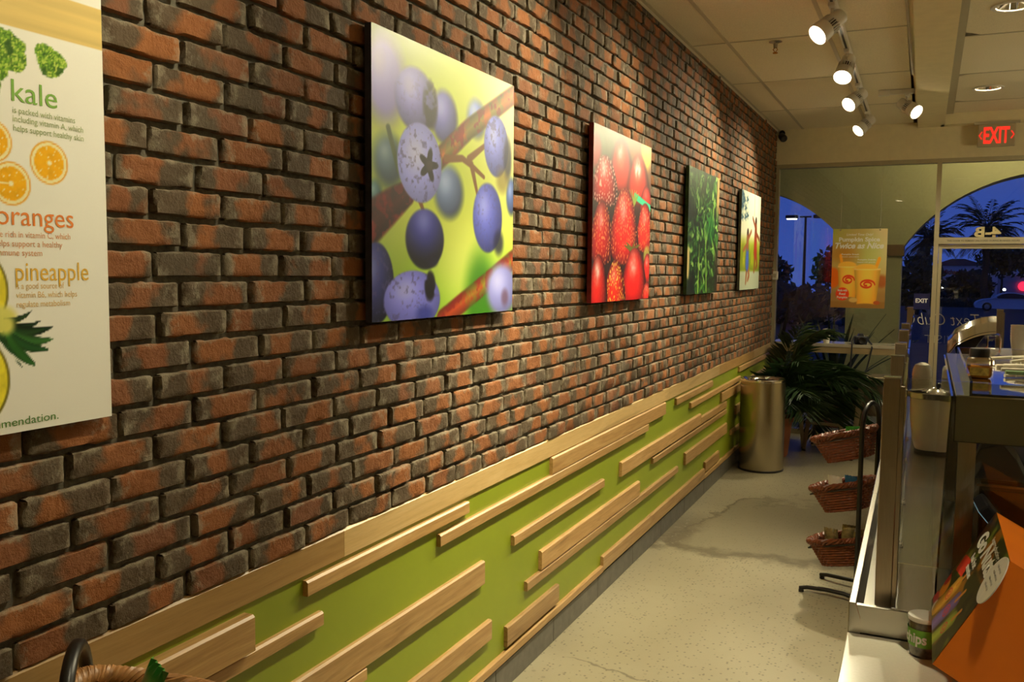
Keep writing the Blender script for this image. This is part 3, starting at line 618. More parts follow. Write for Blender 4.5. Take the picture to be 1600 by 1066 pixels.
# sword-leaved plant just outside the left arch
def agave(x, y, label, seed, h=1.5):
    R = random.Random(seed); t = empty('sword_leaf_plant', (x, y, -.012), 0, label, 'plant')
    MB().lathe([(0, 0), (.17, 0), (.22, .36), (.24, .36), (.24, .40), (.2, .40), (.2, .34), (0, .33)], (0, 0, 0), 24).build('pot', M_TERRA, t, True)
    for i in range(22):
        a = i * 2.4; ln = h * R.uniform(.6, 1.); el = R.uniform(.75, 1.5); p = Vector((0, 0, .33)); d = Vector((math.cos(a) * math.cos(el), math.sin(a) * math.cos(el), math.sin(el))); s = d.cross(Vector((0, 0, 1))).normalized(); vs = []; fs = []
        for k in range(7):
            w = .038 * (1 - (k / 6) ** 2) + .002; vs += [p - s * w, p + Vector((0, 0, -.008)), p + s * w]; d = (d + Vector((0, 0, -.07))).normalized(); p = p + d * ln / 6
            if k: b = (k - 1) * 3; fs += [(b, b + 1, b + 4, b + 3), (b + 1, b + 2, b + 5, b + 4)]
        MB().add(vs, fs).build('leaf', M_LEAF2, t, True)
agave(-.10, 10.85, 'dark sword-leaved plant outside the glass beside the brick wall', 21, 1.2); agave(.60, 10.55, 'sword-leaved plant in a terracotta pot outside the glass behind the table', 22, 1.1)

# ================================================================ WALL ART
XF = .064
def canvas(name, label, y0, y1, pic, side):
    t = empty(name, (0, y0, CZ0), 0, label, 'wall art', 'canvas prints on the brick wall'); w, h = y1 - y0, CZ1 - CZ0
    pic.C = np.clip(pic.C, 0, 1) ** 1.3
    MB().box(.041, XF - .0012, .0005, w - .0005, .0005, h - .0005).build('stretcher', side, t)
    pic.mesh('printed_face', lambda u, v: (XF, u * w, h - v * h), M_PRINT, t)
def berry(p, cx, cy, rx, ry, c, soft=.05, seed=0, speck=.0, dark=.45, lx=-.3, ly=-.35, rot=0.):
    m, x, y, d = p.ell(cx, cy, rx, ry, soft, rot); c = np.clip(hexc(*c) * np.array([.86, .88, 1.10]), 0, 1)
    sh = np.clip(1.08 - .42 * np.hypot(x - lx, y - ly) ** 1.6 * dark * 1.6, .25, 1.25)[..., None]; col = np.clip(c * sh, 0, 1)
    col = col + (np.array([1, 1, 1]) - col) * (.30 * np.exp(-((x - lx) ** 2 + (y - ly) ** 2) / .18))[..., None]
    if speck:
        s = fb(p.U, p.V, 60, 60, seed, 3); k = sm(.56, .74, s) * speck * .62 * sm(.0, .55, d + .3); col = col * (1 - k[..., None]) + hexc(110, 104, 160) * k[..., None]
    p.over(m, col)
def paint_blueberries():
    p = Pic(300, 264); U, V = p.U, p.V
    base = hexc(216, 228, 110) + 0 * U[..., None]
    p.C = base
    p.over(sm(.75, .1, V) * sm(.25, .95, U), (244, 242, 190)); p.over(sm(.5, .0, V + U * .9), (150, 168, 96)); p.over(sm(.62, .95, V) * .85, (140, 190, 48)); p.over(sm(.35, .0, U) * sm(.25, .6, V) * .6, (176, 196, 110))
    p.over(p.ell(.42, .28, .3, .3, .8)[0] * .5, (206, 226, 70)); p.over(p.ell(.58, .82, .2, .16, .8)[0] * .6, (236, 240, 150)); p.over(p.ell(.72, .95, .12, .2, .5)[0] * .8, (60, 130, 20))
    for a in [(.094, .444, .085, .09, (118, 150, 138), .4), (.016, .567, .04, .05, (120, 165, 140), .4), (.678, .199, .07, .075, (190, 208, 228), .35), (.982, .49, .045, .08, (130, 160, 190), .25), (.474, .516, .10, .10, (160, 182, 190), .25), (.44, .235, .09, .10, (168, 168, 214), .2)]: berry(p, *a[:5], a[5])
    berry(p, .07, .165, .115, .15, (205, 192, 222), .35, dark=.2)
    p.over(p.line([(.09, .33), (.15, .47)], .012, .4)[0], (90, 110, 60))
    berry(p, .251, .205, .124, .115, (192, 186, 226), .09, 3, .3)
    m = p.ell(.345, .21, .045, .085, .3)[0] * sm(.35, .5, fb(U, V, 14, 14, 4)); p.over(m, (46, 40, 66))
    # branches
    for pts, w, c1, c2, sd in [([(-.05, .69), (.1, .60), (.2, .545)], (.075, .045), (150, 34, 26), (84, 30, 22), 21), ([(.40, .40), (.62, .25), (1.03, .02)], (.042, .040), (196, 120, 60), (146, 132, 60), 22), ([(.43, 1.01), (.7, .9), (1.03, .76)], (.040, .045), (176, 84, 44), (150, 140, 50), 23)]:
        m, d = p.line(pts, w, .18); n_ = fb(U, V, 18, 18, sd); col = hexc(*c1) * (1 - sm(.35, .65, n_))[..., None] + hexc(*c2) * sm(.35, .65, n_)[..., None]
        col = col * (1.12 - .4 * np.clip(d, 0, 1.3))[..., None]; red = sm(.58, .66, fb(U, V, 30, 30, sd + 40, 2))[..., None]; p.over(m, np.clip(col * (1 - red * .6) + hexc(150, 40, 40) * red * .6, 0, 1))
    for pts in ([(.45, .39), (.57, .374), (.66, .40), (.74, .43)], [(.64, .39), (.69, .51)], [(.62, .37), (.78, .28)], [(.25, .52), (.30, .60)]):
        p.over(p.line(pts, (.016, .009), .3)[0], (150, 110, 50))
    berry(p, .314, .705, .123, .112, (84, 90, 176), .07, 7, 0, .75, -.1, -.6); p.over(p.ell(.36, .785, .035, .022, .5)[0] * .8, (30, 28, 70))
    berry(p, .845, .288, .105, .13, (178, 184, 224), .06, 8, .8, .35); p.over(p.ell(.945, .33, .035, .09, .4)[0] * .75, (58, 58, 84)); p.over(p.ell(.90, .43, .05, .05, .5)[0] * .6, (150, 130, 70))
    berry(p, .776, .598, .122, .146, (146, 152, 214), .06, 9, .5, .45); p.over(p.ell(.87, .70, .04, .05, .5)[0] * .75, (40, 40, 80))
    berry(p, .281, .428, .140, .145, (206, 206, 240), .035, 10, 1., .25, -.2, -.2)
    # star crown
    ang = np.arctan2((V - .43) * 1.0, (U - .335) * .9); rr = np.hypot((U - .335) / .062, (V - .43) / .062); star = sm(1.05, .85, rr / (.78 + .30 * np.cos(5 * ang + .5))); p.over(star, (36, 28, 44)); p.over(p.ell(.34, .43, .022, .02, .5)[0], (70, 56, 60))
    berry(p, .905, .905, .137, .115, (190, 188, 208), .25, 0, 0, .3); p.over(p.ell(.93, .94, .03, .035, .6)[0] * .7, (120, 90, 110))
    berry(p, .02, .866, .10, .14, (96, 102, 160), .05, 12, .9, .6)
    berry(p, .238, .93, .175, .108, (172, 170, 222), .04, 13, .9, .3); m = p.ell(.345, .88, .035, .055, .25)[0] * sm(.3, .5, fb(U, V, 20, 20, 14)); p.over(m, (34, 30, 40)); p.over(p.ell(.31, .985, .05, .03, .6)[0] * .8, (70, 80, 170))
    p.C = np.clip(p.C, 0, 1); return p
def straw(p, cx, cy, rx, ry, c=(222, 40, 28), seed=0, speck=.8, soft=.05, hl=.3, sc=(255, 190, 120), rot=0.):
    dx, dy = (p.U - cx) / rx, (p.V - cy) / ry; d = np.sqrt((np.abs(dx) * (1. + .38 * np.clip(-dy, -1, 1) * -1 * -1)) ** 2.2 + np.abs(dy) ** 2.2); m = sm(1 + soft, 1 - soft, d)
    col = hexc(*c) * np.clip(1.12 - .45 * (dx * .6 + .3) ** 2 - .55 * np.clip(d, 0, 1) ** 3, .25, 1.2)[..., None]
    if speck:
        x = p.U * 34 + 2.2 * (fb(p.U, p.V, 14, 14, seed + 60, 2) - .5); y = p.V * 34 + (np.floor(x) % 2) * .5 + 2.2 * (fb(p.U, p.V, 14, 14, seed + 80, 2) - .5); fx, fy = x % 1 - .5, y % 1 - .5; jit = vno(p.U, p.V, 40, 40, seed)
        s = sm(.30, .16, np.hypot(fx, fy * .7)) * speck * sm(.25, .6, jit); col = col * (1 - s[..., None]) + hexc(*sc) * s[..., None]
    g = hl * np.exp(-((dx + .15) ** 2 / .12 + (dy + .45) ** 2 / .16)) * (.5 + fb(p.U, p.V, 30, 30, seed + 3, 2)); col = col + (1 - col) * np.clip(g, 0, .95)[..., None]; p.over(m, np.clip(col, 0, 1))
def paint_strawberries():
    p = Pic(190, 200, (70, 40, 24)); U, V = p.U, p.V
    p.over(sm(.6, .0, V + U * .4), (134, 128, 92)); p.over(sm(.5, .0, V) * sm(.2, .8, U), (196, 110, 80)); p.over(fb(U, V, 9, 9, 3) * sm(.5, .1, V) * .5, (70, 90, 40))
    p.over(p.ell(.02, .15, .09, .09, .4)[0], (190, 60, 44)); p.over(p.ell(.90, .05, .09, .10, .5)[0], (240, 214, 90))
    straw(p, .45, .19, .19, .16, (214, 66, 46), 1, 0, .2, .5); straw(p, .76, .24, .19, .16, (216, 60, 40), 2, 0, .2, .8); straw(p, .92, .36, .12, .10, (200, 40, 30), 3, 0, .15, .3)
    p.over(p.line([(.70, .345), (1.0, .40)], .022, .2)[0], (70, 200, 160))
    straw(p, .186, .30, .18, .145, (206, 52, 44), 4, .9, .05, .7, (255, 215, 200)); straw(p, .90, .535, .15, .16, (216, 44, 30), 5, .7, .05, .4)
    for a in (.5, .2, -.2, -.6, 1.): p.over(p.line([(.66, .41), (.66 + .12 * math.sin(a), .34 - .03 * math.cos(a))], (.018, .004), .3)[0], (150, 170, 80))
    straw(p, .147, .60, .16, .185, (214, 38, 28), 6, .75, .04, .5); straw(p, .519, .545, .225, .235, (226, 38, 26), 7, .7, .04, .45)
    p.over(p.ell(.94, .72, .06, .07, .3)[0] * .8, (190, 190, 100)); straw(p, .96, .80, .09, .10, (214, 38, 26), 8, .3, .05, .4)
    for a in (.3, -.9, 1.2, -1.6): p.over(p.line([(.66, .69), (.66 + .14 * math.sin(a), .66 - .03 * math.cos(a))], (.018, .004), .3)[0], (120, 124, 50))
    straw(p, .714, .86, .215, .19, (228, 36, 22), 9, .15, .04, .6); straw(p, .96, .96, .085, .07, (220, 60, 50), 10, .6, .05, .3); straw(p, .37, .92, .165, .165, (232, 60, 28), 11, 1., .04, .35, (255, 210, 90)); straw(p, .10, .90, .13, .175, (236, 44, 26), 12, .2, .04, .8)
    return p
def kale_tex(U, V, sd, f=1.0):
    wx = fb(U, V, 7 * f, 7 * f, sd, 3) - .5; wy = fb(U, V, 7 * f, 7 * f, sd + 9, 3) - .5
    a = fb(U + wx * .25, V + wy * .25, 13 * f, 13 * f, sd + 20, 4); return np.abs(a - .5) * 2
def paint_kale():
    p = Pic(150, 190, (24, 50, 18)); U, V = p.U, p.V; r = kale_tex(U, V, 50); big_ = fb(U, V, 3, 4, 61, 3)
    p.over(sm(.02, .22, r) * .9, (38, 96, 34)); p.over(sm(.14, .36, r), (86, 150, 60)); p.over(sm(.30, .5, r), (170, 205, 120)); p.over(sm(.5, .68, big_) * .75, (14, 40, 16))
    p.over(sm(.42, .0, V) * sm(.95, .2, U) * .55, (150, 168, 126)); p.over(sm(.5, .62, fb(U, V, 5, 4, 70)) * sm(.4, .1, V) * .6, (90, 84, 66))
    for pts in ([(.62, .98), (.56, .6), (.72, .34)], [(.95, .72), (.72, .5), (.86, .2)], [(.34, 1.), (.36, .6)]): p.over(p.line(pts, (.022, .008), .4)[0] * .8, (160, 200, 90))
    p.over(p.ell(.72, .46, .12, .12, .3)[0] * .55, (40, 140, 60)); p.over(sm(.9, .96, U + .08 * V) * sm(.42, .2, V), (196, 168, 110)); p.over(sm(.86, .95, U) * sm(.55, .7, V) * .8, (60, 44, 28)); p.over(sm(.10, .04, U + .1 * np.abs(V - .72)) * sm(.6, .66, V) * sm(.9, .85, V), (214, 196, 140))
    return p
def paint_kids():
    p = Pic(110, 180, (236, 236, 214)); U, V = p.U, p.V
    p.over(sm(.42, .6, V), (206, 200, 60)); p.over(sm(.4, .62, V) * fb(U, V, 20, 6, 80) * 1.1, (120, 150, 30)); p.over(sm(.86, .8, V) * 0 + sm(.795, .815, V), (190, 198, 176)); p.over(sm(.72, .8, V) * sm(.83, .79, V) * .7, (130, 150, 40))
    for x, y in ((.05, .04), (.13, .10), (.28, .08), (.05, .16), (.2, .17), (.05, .27), (.2, .26), (.3, .24), (.1, .08)):
        for a in range(5): p.over(p.line([(x, y), (x + .055 * math.cos(a * 1.256), y + .035 * math.sin(a * 1.256))], .012, .4)[0], (70, 120, 140))
    p.over(p.ell(.0, .1, .1, .1, .6)[0] * .6, (60, 100, 130)); p.over(p.line([(.66, .0), (.66, .22)], .008, .5)[0], (120, 110, 80))
    def kid(x, top, bot, skin, dress, s):
        h = bot - top; p.over(p.line([(x, top + .2 * h), (x + s * .18, top + .02 * h)], .022, .3)[0], skin); p.over(p.line([(x, top + .25 * h), (x - s * .2, top + .38 * h)], .022, .3)[0], skin)
        p.over(p.line([(x, top + .6 * h), (x - .05, top + .95 * h)], (.045, .025), .3)[0], skin); p.over(p.line([(x + .03, top + .6 * h), (x + .11, top + .82 * h), (x + .05, top + .9 * h)], (.04, .022), .3)[0], skin)
        p.over(p.line([(x, top + .2 * h), (x, top + .6 * h)], (.055, .085), .25)[0], dress); p.over(p.ell(x, top + .08 * h, .05, .06 * h + .02, .2)[0], (70, 44, 34)); p.over(p.line([(x, top + .17 * h), (x, top + .3 * h)], .05, .3)[0], skin)
    kid(.34, .38, .96, (176, 116, 70), (90, 120, 196), 1); kid(.76, .24, .84, (160, 92, 56), (176, 70, 40), -1); return p
S1 = simple('canvas_edge_dark', (.05, .05, .075), .6, 0, .4, 14, .02); S2 = simple('canvas_edge_red', (.20, .012, .01), .6, 0, .4, 14, .02); S3 = simple('canvas_edge_green', (.03, .075, .02), .6, 0, .5, 20, .02); S4 = simple('canvas_edge_olive', (.12, .13, .09), .6, 0, .4, 14, .02)
canvas('canvas_print', 'large canvas print of blueberries on a branch, nearest of the four canvases', *CANV[0], paint_blueberries(), S1)
canvas('canvas_print', 'canvas print of red strawberries hung on the brick wall', *CANV[1], paint_strawberries(), S2)
canvas('canvas_print', 'canvas print of curly green kale between the strawberry and children canvases', *CANV[2], paint_kale(), S3)
canvas('canvas_print', 'canvas print of two children playing outdoors, farthest of the four canvases', *CANV[3], paint_kids(), S4)
# ---- nutrition board at the left
def info_board():
    y1, z0, z1, y0 = 1.2725, 1.402, 2.62, .36; t = empty('nutrition_board', (0, 0, 0), 0, 'tall white printed board about kale, oranges and pineapple at the left', 'poster')
    xf = .052
    MB().box(.041, xf - .001, y0, y1 - .0006, z0, z1).build('board', simple('board_green_edge', (.06, .16, .06), .5, 0, .05, 9, 0), t)
    w, h = y1 - y0, z1 - z0; nu, nv = 330, 430; p = Pic(nu, nv, (246, 243, 232)); Yw = y0 + p.U * w + .0095; Zw = z1 - p.V * h
    p2 = p; U, V = Yw, Zw          # work in metres
    g = fb(p.U, p.V, 3, 120, 5, 3); band = sm(2.113, 2.1145, Zw) * sm(2.1905, 2.189, Zw); p.over(band, hexc(226, 196, 118) * (1 - .12 * (g - .5))[..., None] * np.ones(3))
    def disc(cy, cz, r, soft=.04):
        d = np.hypot(Yw - cy, Zw - cz) / r; return sm(1 + soft, 1 - soft, d), d, np.arctan2(Zw - cz, Yw - cy)
    def orange(cy, cz, r):
        m, d, a = disc(cy, cz, r); p.over(m, (240, 168, 24)); p.over(sm(.95, .91, d), (252, 238, 180)); s = np.abs(((a / (2 * PI) * 9) % 1) - .5) * 2
        p.over(sm(.80, .76, d) * sm(.0, .10, s) * sm(.08, .16, d), hexc(250, 182, 10) * (1 + .12 * (fb(p.U, p.V, 90, 110, 6, 2) - .5))[..., None]); p.over(sm(.12, .07, d), (255, 246, 200))
    orange(1.159, 1.886, .039); orange(1.082, 1.842, .038); orange(1.050, 1.912, .036); orange(1.0, 1.84, .036)
    kt = kale_tex(p.U, p.V, 33, 4.5)
    def kale(cy, cz, r, sq, sd):
        n_ = fb(p.U * 1., p.V, 28, 34, sd, 3); d = np.hypot((Yw - cy), (Zw - cz) * sq) / r - (n_ - .5) * 1.1; m = sm(1.04, .96, d)
        p.over(m, (74, 118, 26)); p.over(m * sm(.03, .22, kt), (128, 176, 44)); p.over(m * sm(.2, .42, kt), (192, 214, 90)); p.over(m * sm(.62, .74, fb(p.U, p.V, 50, 60, sd + 7, 2)) * .8, (46, 84, 20))
    kale(1.082, 2.068, .034, .95, 41); kale(1.052, 2.045, .03, .9, 42); kale(1.10, 2.078, .020, 1, 44); kale(1.160, 2.078, .020, .9, 45); kale(1.176, 2.066, .021, 1, 46); kale(1.160, 2.060, .018, 1, 49); kale(1.045, 2.005, .022, .6, 47); kale(1.035, 2.14, .03, 1, 48)
    def pine(cy, cz, r, s):
        m, d, a = disc(cy, cz, r, .02); p.over(m, (120, 110, 30)); tx = fb(p.U, p.V, 60, 70, 8, 3); p.over(sm(.97, .93, d), hexc(244, 226, 60) * (1 - .25 * (tx - .5))[..., None]); p.over(sm(.6, .2, d) * .5, (252, 242, 150))
    pine(.985, 1.655, .085, 1); pine(.975, 1.500, .092, 1)
    def leaf(a, b, wd, c):
        (ay, az), (by, bz) = a, b; vy, vz = by - ay, bz - az; l2 = vy * vy + vz * vz; tt = np.clip(((Yw - ay) * vy + (Zw - az) * vz) / l2, 0, 1); bend = .12 * math.sqrt(l2) * np.sin(tt * PI)
        d = np.hypot(Yw - ay - tt * vy, Zw - az - tt * vz + bend); ww = wd * np.sin(np.clip(tt * .92 + .08, 0, 1) * PI) ** .7 + 1e-5; k = d / ww
        p.over(sm(1.1, .9, k), hexc(*c) * (1.15 - .5 * np.clip(k, 0, 1))[..., None])
    p.over(disc(1.058, 1.60, .028, .3)[0], (232, 226, 120))
    for a, b, wd, c in [((1.06, 1.605), (1.115, 1.618), .005, (40, 70, 36)), ((1.06, 1.60), (1.13, 1.598), .006, (24, 52, 28)), ((1.06, 1.597), (1.158, 1.588), .009, (24, 50, 26)), ((1.06, 1.592), (1.140, 1.585), .008, (34, 70, 32)), ((1.06, 1.588), (1.157, 1.564), .010, (60, 116, 50)), ((1.06, 1.585), (1.147, 1.545), .010, (40, 96, 44)), ((1.06, 1.585), (1.118, 1.518), .013, (56, 120, 46)), ((1.055, 1.58), (1.092, 1.517), .007, (44, 100, 44)), ((1.05, 1.58), (1.082, 1.538), .006, (40, 96, 44)), ((1.045, 1.585), (1.066, 1.555), .005, (44, 96, 44))]: leaf(a, b, wd, c)
    p.over(disc(1.062, 1.595, .017, .5)[0], (226, 222, 110))
    p.mesh('printed_face', lambda u, v: (xf, y0 + u * w, z1 - v * h), M_PRINTP, t)
    R_, U_ = (0, 1, 0), (0, 0, 1); X = xf + .0007; t.location = (0, 0, 0)
    G, O, Yl = simple('ink_green', (.20, .42, .04), .5, 0, .02, 9, 0), simple('ink_orange', (.80, .22, .02), .5, 0, .02, 9, 0), simple('ink_yellow', (.80, .46, .04), .5, 0, .02, 9, 0)
    Gs, Os, Ys = simple('ink_olive', (.34, .42, .17), .5, 0, .02, 9, 0), simple('ink_soft_orange', (.72, .33, .14), .5, 0, .02, 9, 0), simple('ink_soft_yellow', (.76, .50, .18), .5, 0, .02, 9, 0); Gd = simple('ink_dark_green', (.10, .25, .04), .5, 0, .02, 9, 0)
    text('kale', .091, (X, 1.0785, 1.986), R_, U_, G, t, 'heading', .0, height=.040)
    for s, y, z, wd in [('is packed with vitamins', 1.089, 1.9655, .127), ('including vitamin A, which', 1.089, 1.9505, .144), ('helps support healthy skin', 1.0895, 1.9345, .144)]: text(s, wd, (X, y - .0095, z), R_, U_, Gs, t, 'caption', height=.0115)
    text('oranges', .155, (X, 1.0415, 1.770), R_, U_, O, t, 'heading', .0, height=.037)
    for s, y, z, wd in [('are rich in vitamin C, which', 1.045, 1.7485, .153), ('helps support a healthy', 1.0455, 1.7325, .135), ('immune system', 1.046, 1.7165, .092)]: text(s, wd, (X, y - .0095, z), R_, U_, Os, t, 'caption', height=.0115)
    text('pineapple', .152, (X, 1.0745, 1.672), R_, U_, Yl, t, 'heading', .0, height=.036)
    for s, y, z, wd in [('is a good source of', 1.0835, 1.6575, .098), ('vitamin B6, which helps', 1.084, 1.6415, .125), ('regulate metabolism', 1.084, 1.625, .109)]: text(s, wd, (X, y - .0095, z), R_, U_, Ys, t, 'caption', height=.0115)
    text('recommendation.', .181, (X, .9705, 1.4145), R_, U_, Gd, t, 'caption', .0, height=.015)
info_board()
# ================================================================ TRACK LIGHTS
tr = empty('light_track', (0, 0, 0), 0, 'long white light track running along the ceiling near the brick wall', 'light track')
MB().prism([(.985, ZC - .04), (1.02, ZC - .04), (1.02, ZC - .002), (.985, ZC - .002)], lambda x, z: (x + .035, .3, z), lambda x, z: (x - .055, 9.35, z)).build('rail', M_WHITE, tr)
MB().box(.93, .965, 9.30, 9.38, ZC - .045, ZC - .001).build('end_cap', M_WHITE, tr)
MB().prism([(.996, ZC - .0415), (1.009, ZC - .0415), (1.009, ZC - .039), (.996, ZC - .039)], lambda x, z: (x + .035, .35, z), lambda x, z: (x - .055, 9.3, z)).build('slot', M_DARK, tr)
def spot_head(base, aim, label, power=SPOT_W, size=math.radians(86), grp='track spotlights', r=.055, blend=.9, lit=True):
    b = Vector(base); t = empty('track_spotlight', b, 0, label, 'spotlight', grp)
    piv = Vector((0, 0, -.10)); d = (Vector(aim) - (b + piv)).normalized(); A = orient(d)
    MB().box(-.018, .018, -.05, .05, -.022, 0).build('adapter', M_WHITE, t, bevel=.004)
    MB().tube([(0, 0, -.02), (0, 0, -.085)], .009, 10).build('stem', M_WHITE, t, True)
    MB().tube([tuple(piv + A @ Vector((-.03, 0, 0))), tuple(piv + A @ Vector((.03, 0, 0)))], .013, 10).build('pivot', M_WHITE, t, True)
    c = piv + d * -.05
    body = MB().lathe([(0, -.03), (r * .55, -.03), (r * .78, -.02), (r * .8, .05), (r * .82, .05)], c, 28, A).build('housing', M_WHITE, t, True)
    fins = MB()
    for k in range(22):
        a = 2 * PI * k / 22; e = Vector((math.cos(a), math.sin(a), 0)); s_ = Vector((-math.sin(a), math.cos(a), 0)) * .0022
        q = [e * r * .70 - s_, e * r * .70 + s_, e * r * .96 + s_, e * r * .96 - s_]; lo = [c + A @ (v + Vector((0, 0, .045))) for v in q]; hi = [c + A @ (v + Vector((0, 0, .098))) for v in q]
        fins.add(lo + hi, [(3, 2, 1, 0), (4, 5, 6, 7), (0, 1, 5, 4), (1, 2, 6, 5), (2, 3, 7, 6), (3, 0, 4, 7)])
    fins.build('cooling_fins', M_WHITE, t); MB().lathe([(r * .68, .045), (r * .68, .10)], c, 20, A).build('core', simple('dark_core', (.05, .04, .03), .7, 0, .1, 9, 0), t)
    MB().lathe([(r * .7, .097), (r * .98, .097), (r * 1.05, .125), (r * 1.08, .16), (r * 1.0, .163), (r * .96, .150)], c, 28, A).build('bezel', M_WHITE, t, True)
    MB().lathe([(0, .150), (r * .97, .150)], c, 28, A).build('lamp_face', M_LAMP if lit else M_WHITE, t)
    if lit:
        ld = bpy.data.lights.new('spot_light', 'SPOT'); ld.energy = power; ld.color = WARM; ld.spot_size = size; ld.spot_blend = blend; ld.shadow_soft_size = .022
        lo = bpy.data.objects.new('spot_light', ld); COL.objects.link(lo); lo.parent = t
        lo.matrix_local = Matrix.Translation(c + d * .175) @ orient(-d).to_4x4()
    return t
TX = lambda y: 1.0025 + .035 - .09 * (y - .3) / 9.05
for y, aim, lb, pw in [(1.75, (.03, .75, 1.95), 'track spotlight aimed at the white nutrition board', .42), (2.95, (.70, 3.25, 0), 'track spotlight aimed down at the aisle floor', 1.75), (4.0, (.04, 2.75, 1.95), 'track spotlight aimed at the blueberry canvas', .80),
                   (5.17, (.04, 4.3, 2.0), 'nearest track spotlight in view, tilted towards the brick wall', .68), (6.25, (.45, 4.0, .25), 'second track spotlight from the viewer, lamp turned to the front', 1.45), (7.40, (.04, 6.2, 2.0), 'third track spotlight from the viewer', 1.0), (8.70, (.04, 7.9, 2.05), 'farthest spotlight on the long track', .9)]:
    spot_head((TX(y), y, ZC - .04), aim, lb, SPOT_W * pw)
t2 = empty('light_track', (0, 0, 0), 0, 'short white light track by the dropped beam', 'light track'); MB().box(1.10, 1.352, 7.92, 7.955, ZC - .04, ZC - .003).build('rail', M_WHITE, t2); MB().box(1.085, 1.165, 7.912, 7.963, ZC - .045, ZC - .003).build('end_feed', M_WHITE, t2)
spot_head((1.30, 7.9375, ZC - .04), (2.2, 7.2, 2.3), 'white spotlight on the short track, turned towards the counter', SPOT_W * .5)
# ---- recessed lamps
def add_can(x, y, lb, on, cone=136):
    t = empty('recessed_light', (x, y, ZR), 0, lb, 'ceiling light', 'recessed ceiling lights')
    MB().lathe([(.092, .002), (.118, 0), (.120, -.006), (.114, -.010), (.094, -.008), (.090, .004)], (0, 0, 0), 36).build('trim_ring', M_WHITE, t, True)
    MB().lathe([(.090, .0), (.078, .05), (.060, .10), (.0, .11)], (0, 0, 0), 36).build('reflector', M_CHROME, t, True)
    MB().lathe([(0, .035), (.025, .04), (.032, .06), (.028, .10)], (0, 0, 0), 20).build('bulb', M_LAMP if on else M_WHITE, t, True)
    if on:
        ld = bpy.data.lights.new('can_light', 'SPOT'); ld.energy = CAN_W * on; ld.color = WARM; ld.spot_size = math.radians(cone); ld.spot_blend = .55; ld.shadow_soft_size = .07
        lo = bpy.data.objects.new('can_light', ld); COL.objects.link(lo); lo.parent = t; lo.location = (0, 0, .02)
add_can(*CANS[0], 'recessed ceiling light nearest the exit sign', 1.7); add_can(*CANS[1], 'recessed ceiling light cut by the right edge of the photo', .9)
for c, on, lb in zip(CANS[2:], (.35, .25, .25, .1, .12, 1.15, .5, .2), ['added recessed ceiling light above the register', 'added recessed ceiling light above the work area behind the register', 'added recessed ceiling light above the work area beside the canister', 'added recessed ceiling light behind the viewer on the aisle side', 'added recessed ceiling light behind the viewer on the counter side', 'added recessed ceiling light above the cream counter', 'added recessed ceiling light in the right corner by the storefront', 'added recessed ceiling light in the work area behind the cream counter']): add_can(*c, lb, on, 74 if c[1] < 4 else 136)  # all out of view, added to bring light to counter, work area and aisle
# unseen pendant globes, added on the right to brighten the ceiling and header
for y, lb in ((2.6, 'added white globe pendant, out of view, nearest the viewer over the work area'), (5.0, 'added white globe pendant, out of view, in the middle of the work area'), (7.4, 'added white globe pendant, out of view, nearest the storefront')):
    t = empty('added_globe_pendant', (3.5, y, ZR), 0, lb, 'added pendant lamp', 'added globe pendants over the work area')
    MB().lathe([(0, 0), (.06, 0), (.055, -.02), (.01, -.03)], (0, 0, 0), 24).build('canopy', M_WHITE, t, True); MB().tube([(0, 0, -.02), (0, 0, -.52)], .005, 8).build('cord', M_BLACK, t); MB().lathe([(.03, -.50), (.04, -.51), (.05, -.54), (.05, -.56)], (0, 0, 0), 24).build('cap', M_STEEL, t, True)
    MB().lathe([(0, -.86)] + [(.16 * math.sin(a), -.70 - .16 * math.cos(a)) for a in [PI * k / 12 for k in range(1, 12)]], (0, 0, 0), 28).build('globe', simple('lit_globe', (.9, .85, .7), .4, 0, 0, 2, 0, (1, .86, .58), 3.), t, True)
    ld = bpy.data.lights.new('globe_fill_light', 'POINT'); ld.energy = PEND_W * (3.4 if y > 7 else .5); ld.color = WARM; ld.shadow_soft_size = .16; lo = bpy.data.objects.new('globe_fill_light', ld); COL.objects.link(lo); lo.parent = t; lo.location = (0, 0, -.90)
# ---- sprinkler, camera, exit sign, sensor
sp = empty('fire_sprinkler', (.566, 6.02, ZC), 0, 'small brass fire sprinkler on a ceiling tile', 'sprinkler'); MB().lathe([(0, 0), (.04, 0), (.042, -.004), (.015, -.012), (.012, -.04), (0, -.042)], (0, 0, 0), 20).build('escutcheon', M_STEEL, sp, True)
MB().tube([(0, 0, -.035), (.014, 0, -.05), (0, 0, -.07)], .003, 6).tube([(0, 0, -.035), (-.014, 0, -.05), (0, 0, -.07)], .003, 6).build('frame', M_HONEY, sp); MB().lathe([(0, -.068), (.016, -.070), (.016, -.074), (0, -.075)], (0, 0, 0), 14).build('deflector', M_HONEY, sp)
sc_ = empty('security_camera', (.075, YS - .005, 3.13), 0, 'small black security camera in the far ceiling corner', 'camera'); MB().lathe([(0, 0), (.03, 0), (.03, .012), (.01, .015)], (0, 0, 0), 16, orient((0, -1, 0))).tube([(0, -.01, 0), (0, -.05, -.03)], .008, 8).build('bracket', M_BLACK, sc_, True); MB().lathe([(0, -.05), (.034, -.045), (.038, .04), (.03, .055), (0, .05)], (.015, -.07, -.05), 18, orient((.4, -.8, -.45))).build('housing', M_BLACK, sc_, True)
ss = empty('door_sensor', (.045, YS - .0, 1.66), 0, 'small grey sensor box on the window frame beside the bricks', 'sensor'); MB().box(-.035, .035, -.05, .01, -.045, .045).build('housing', M_PAPER, ss, bevel=.008); MB().box(-.02, .02, -.053, -.048, -.02, .02).build('lens', M_TBAR2, ss)
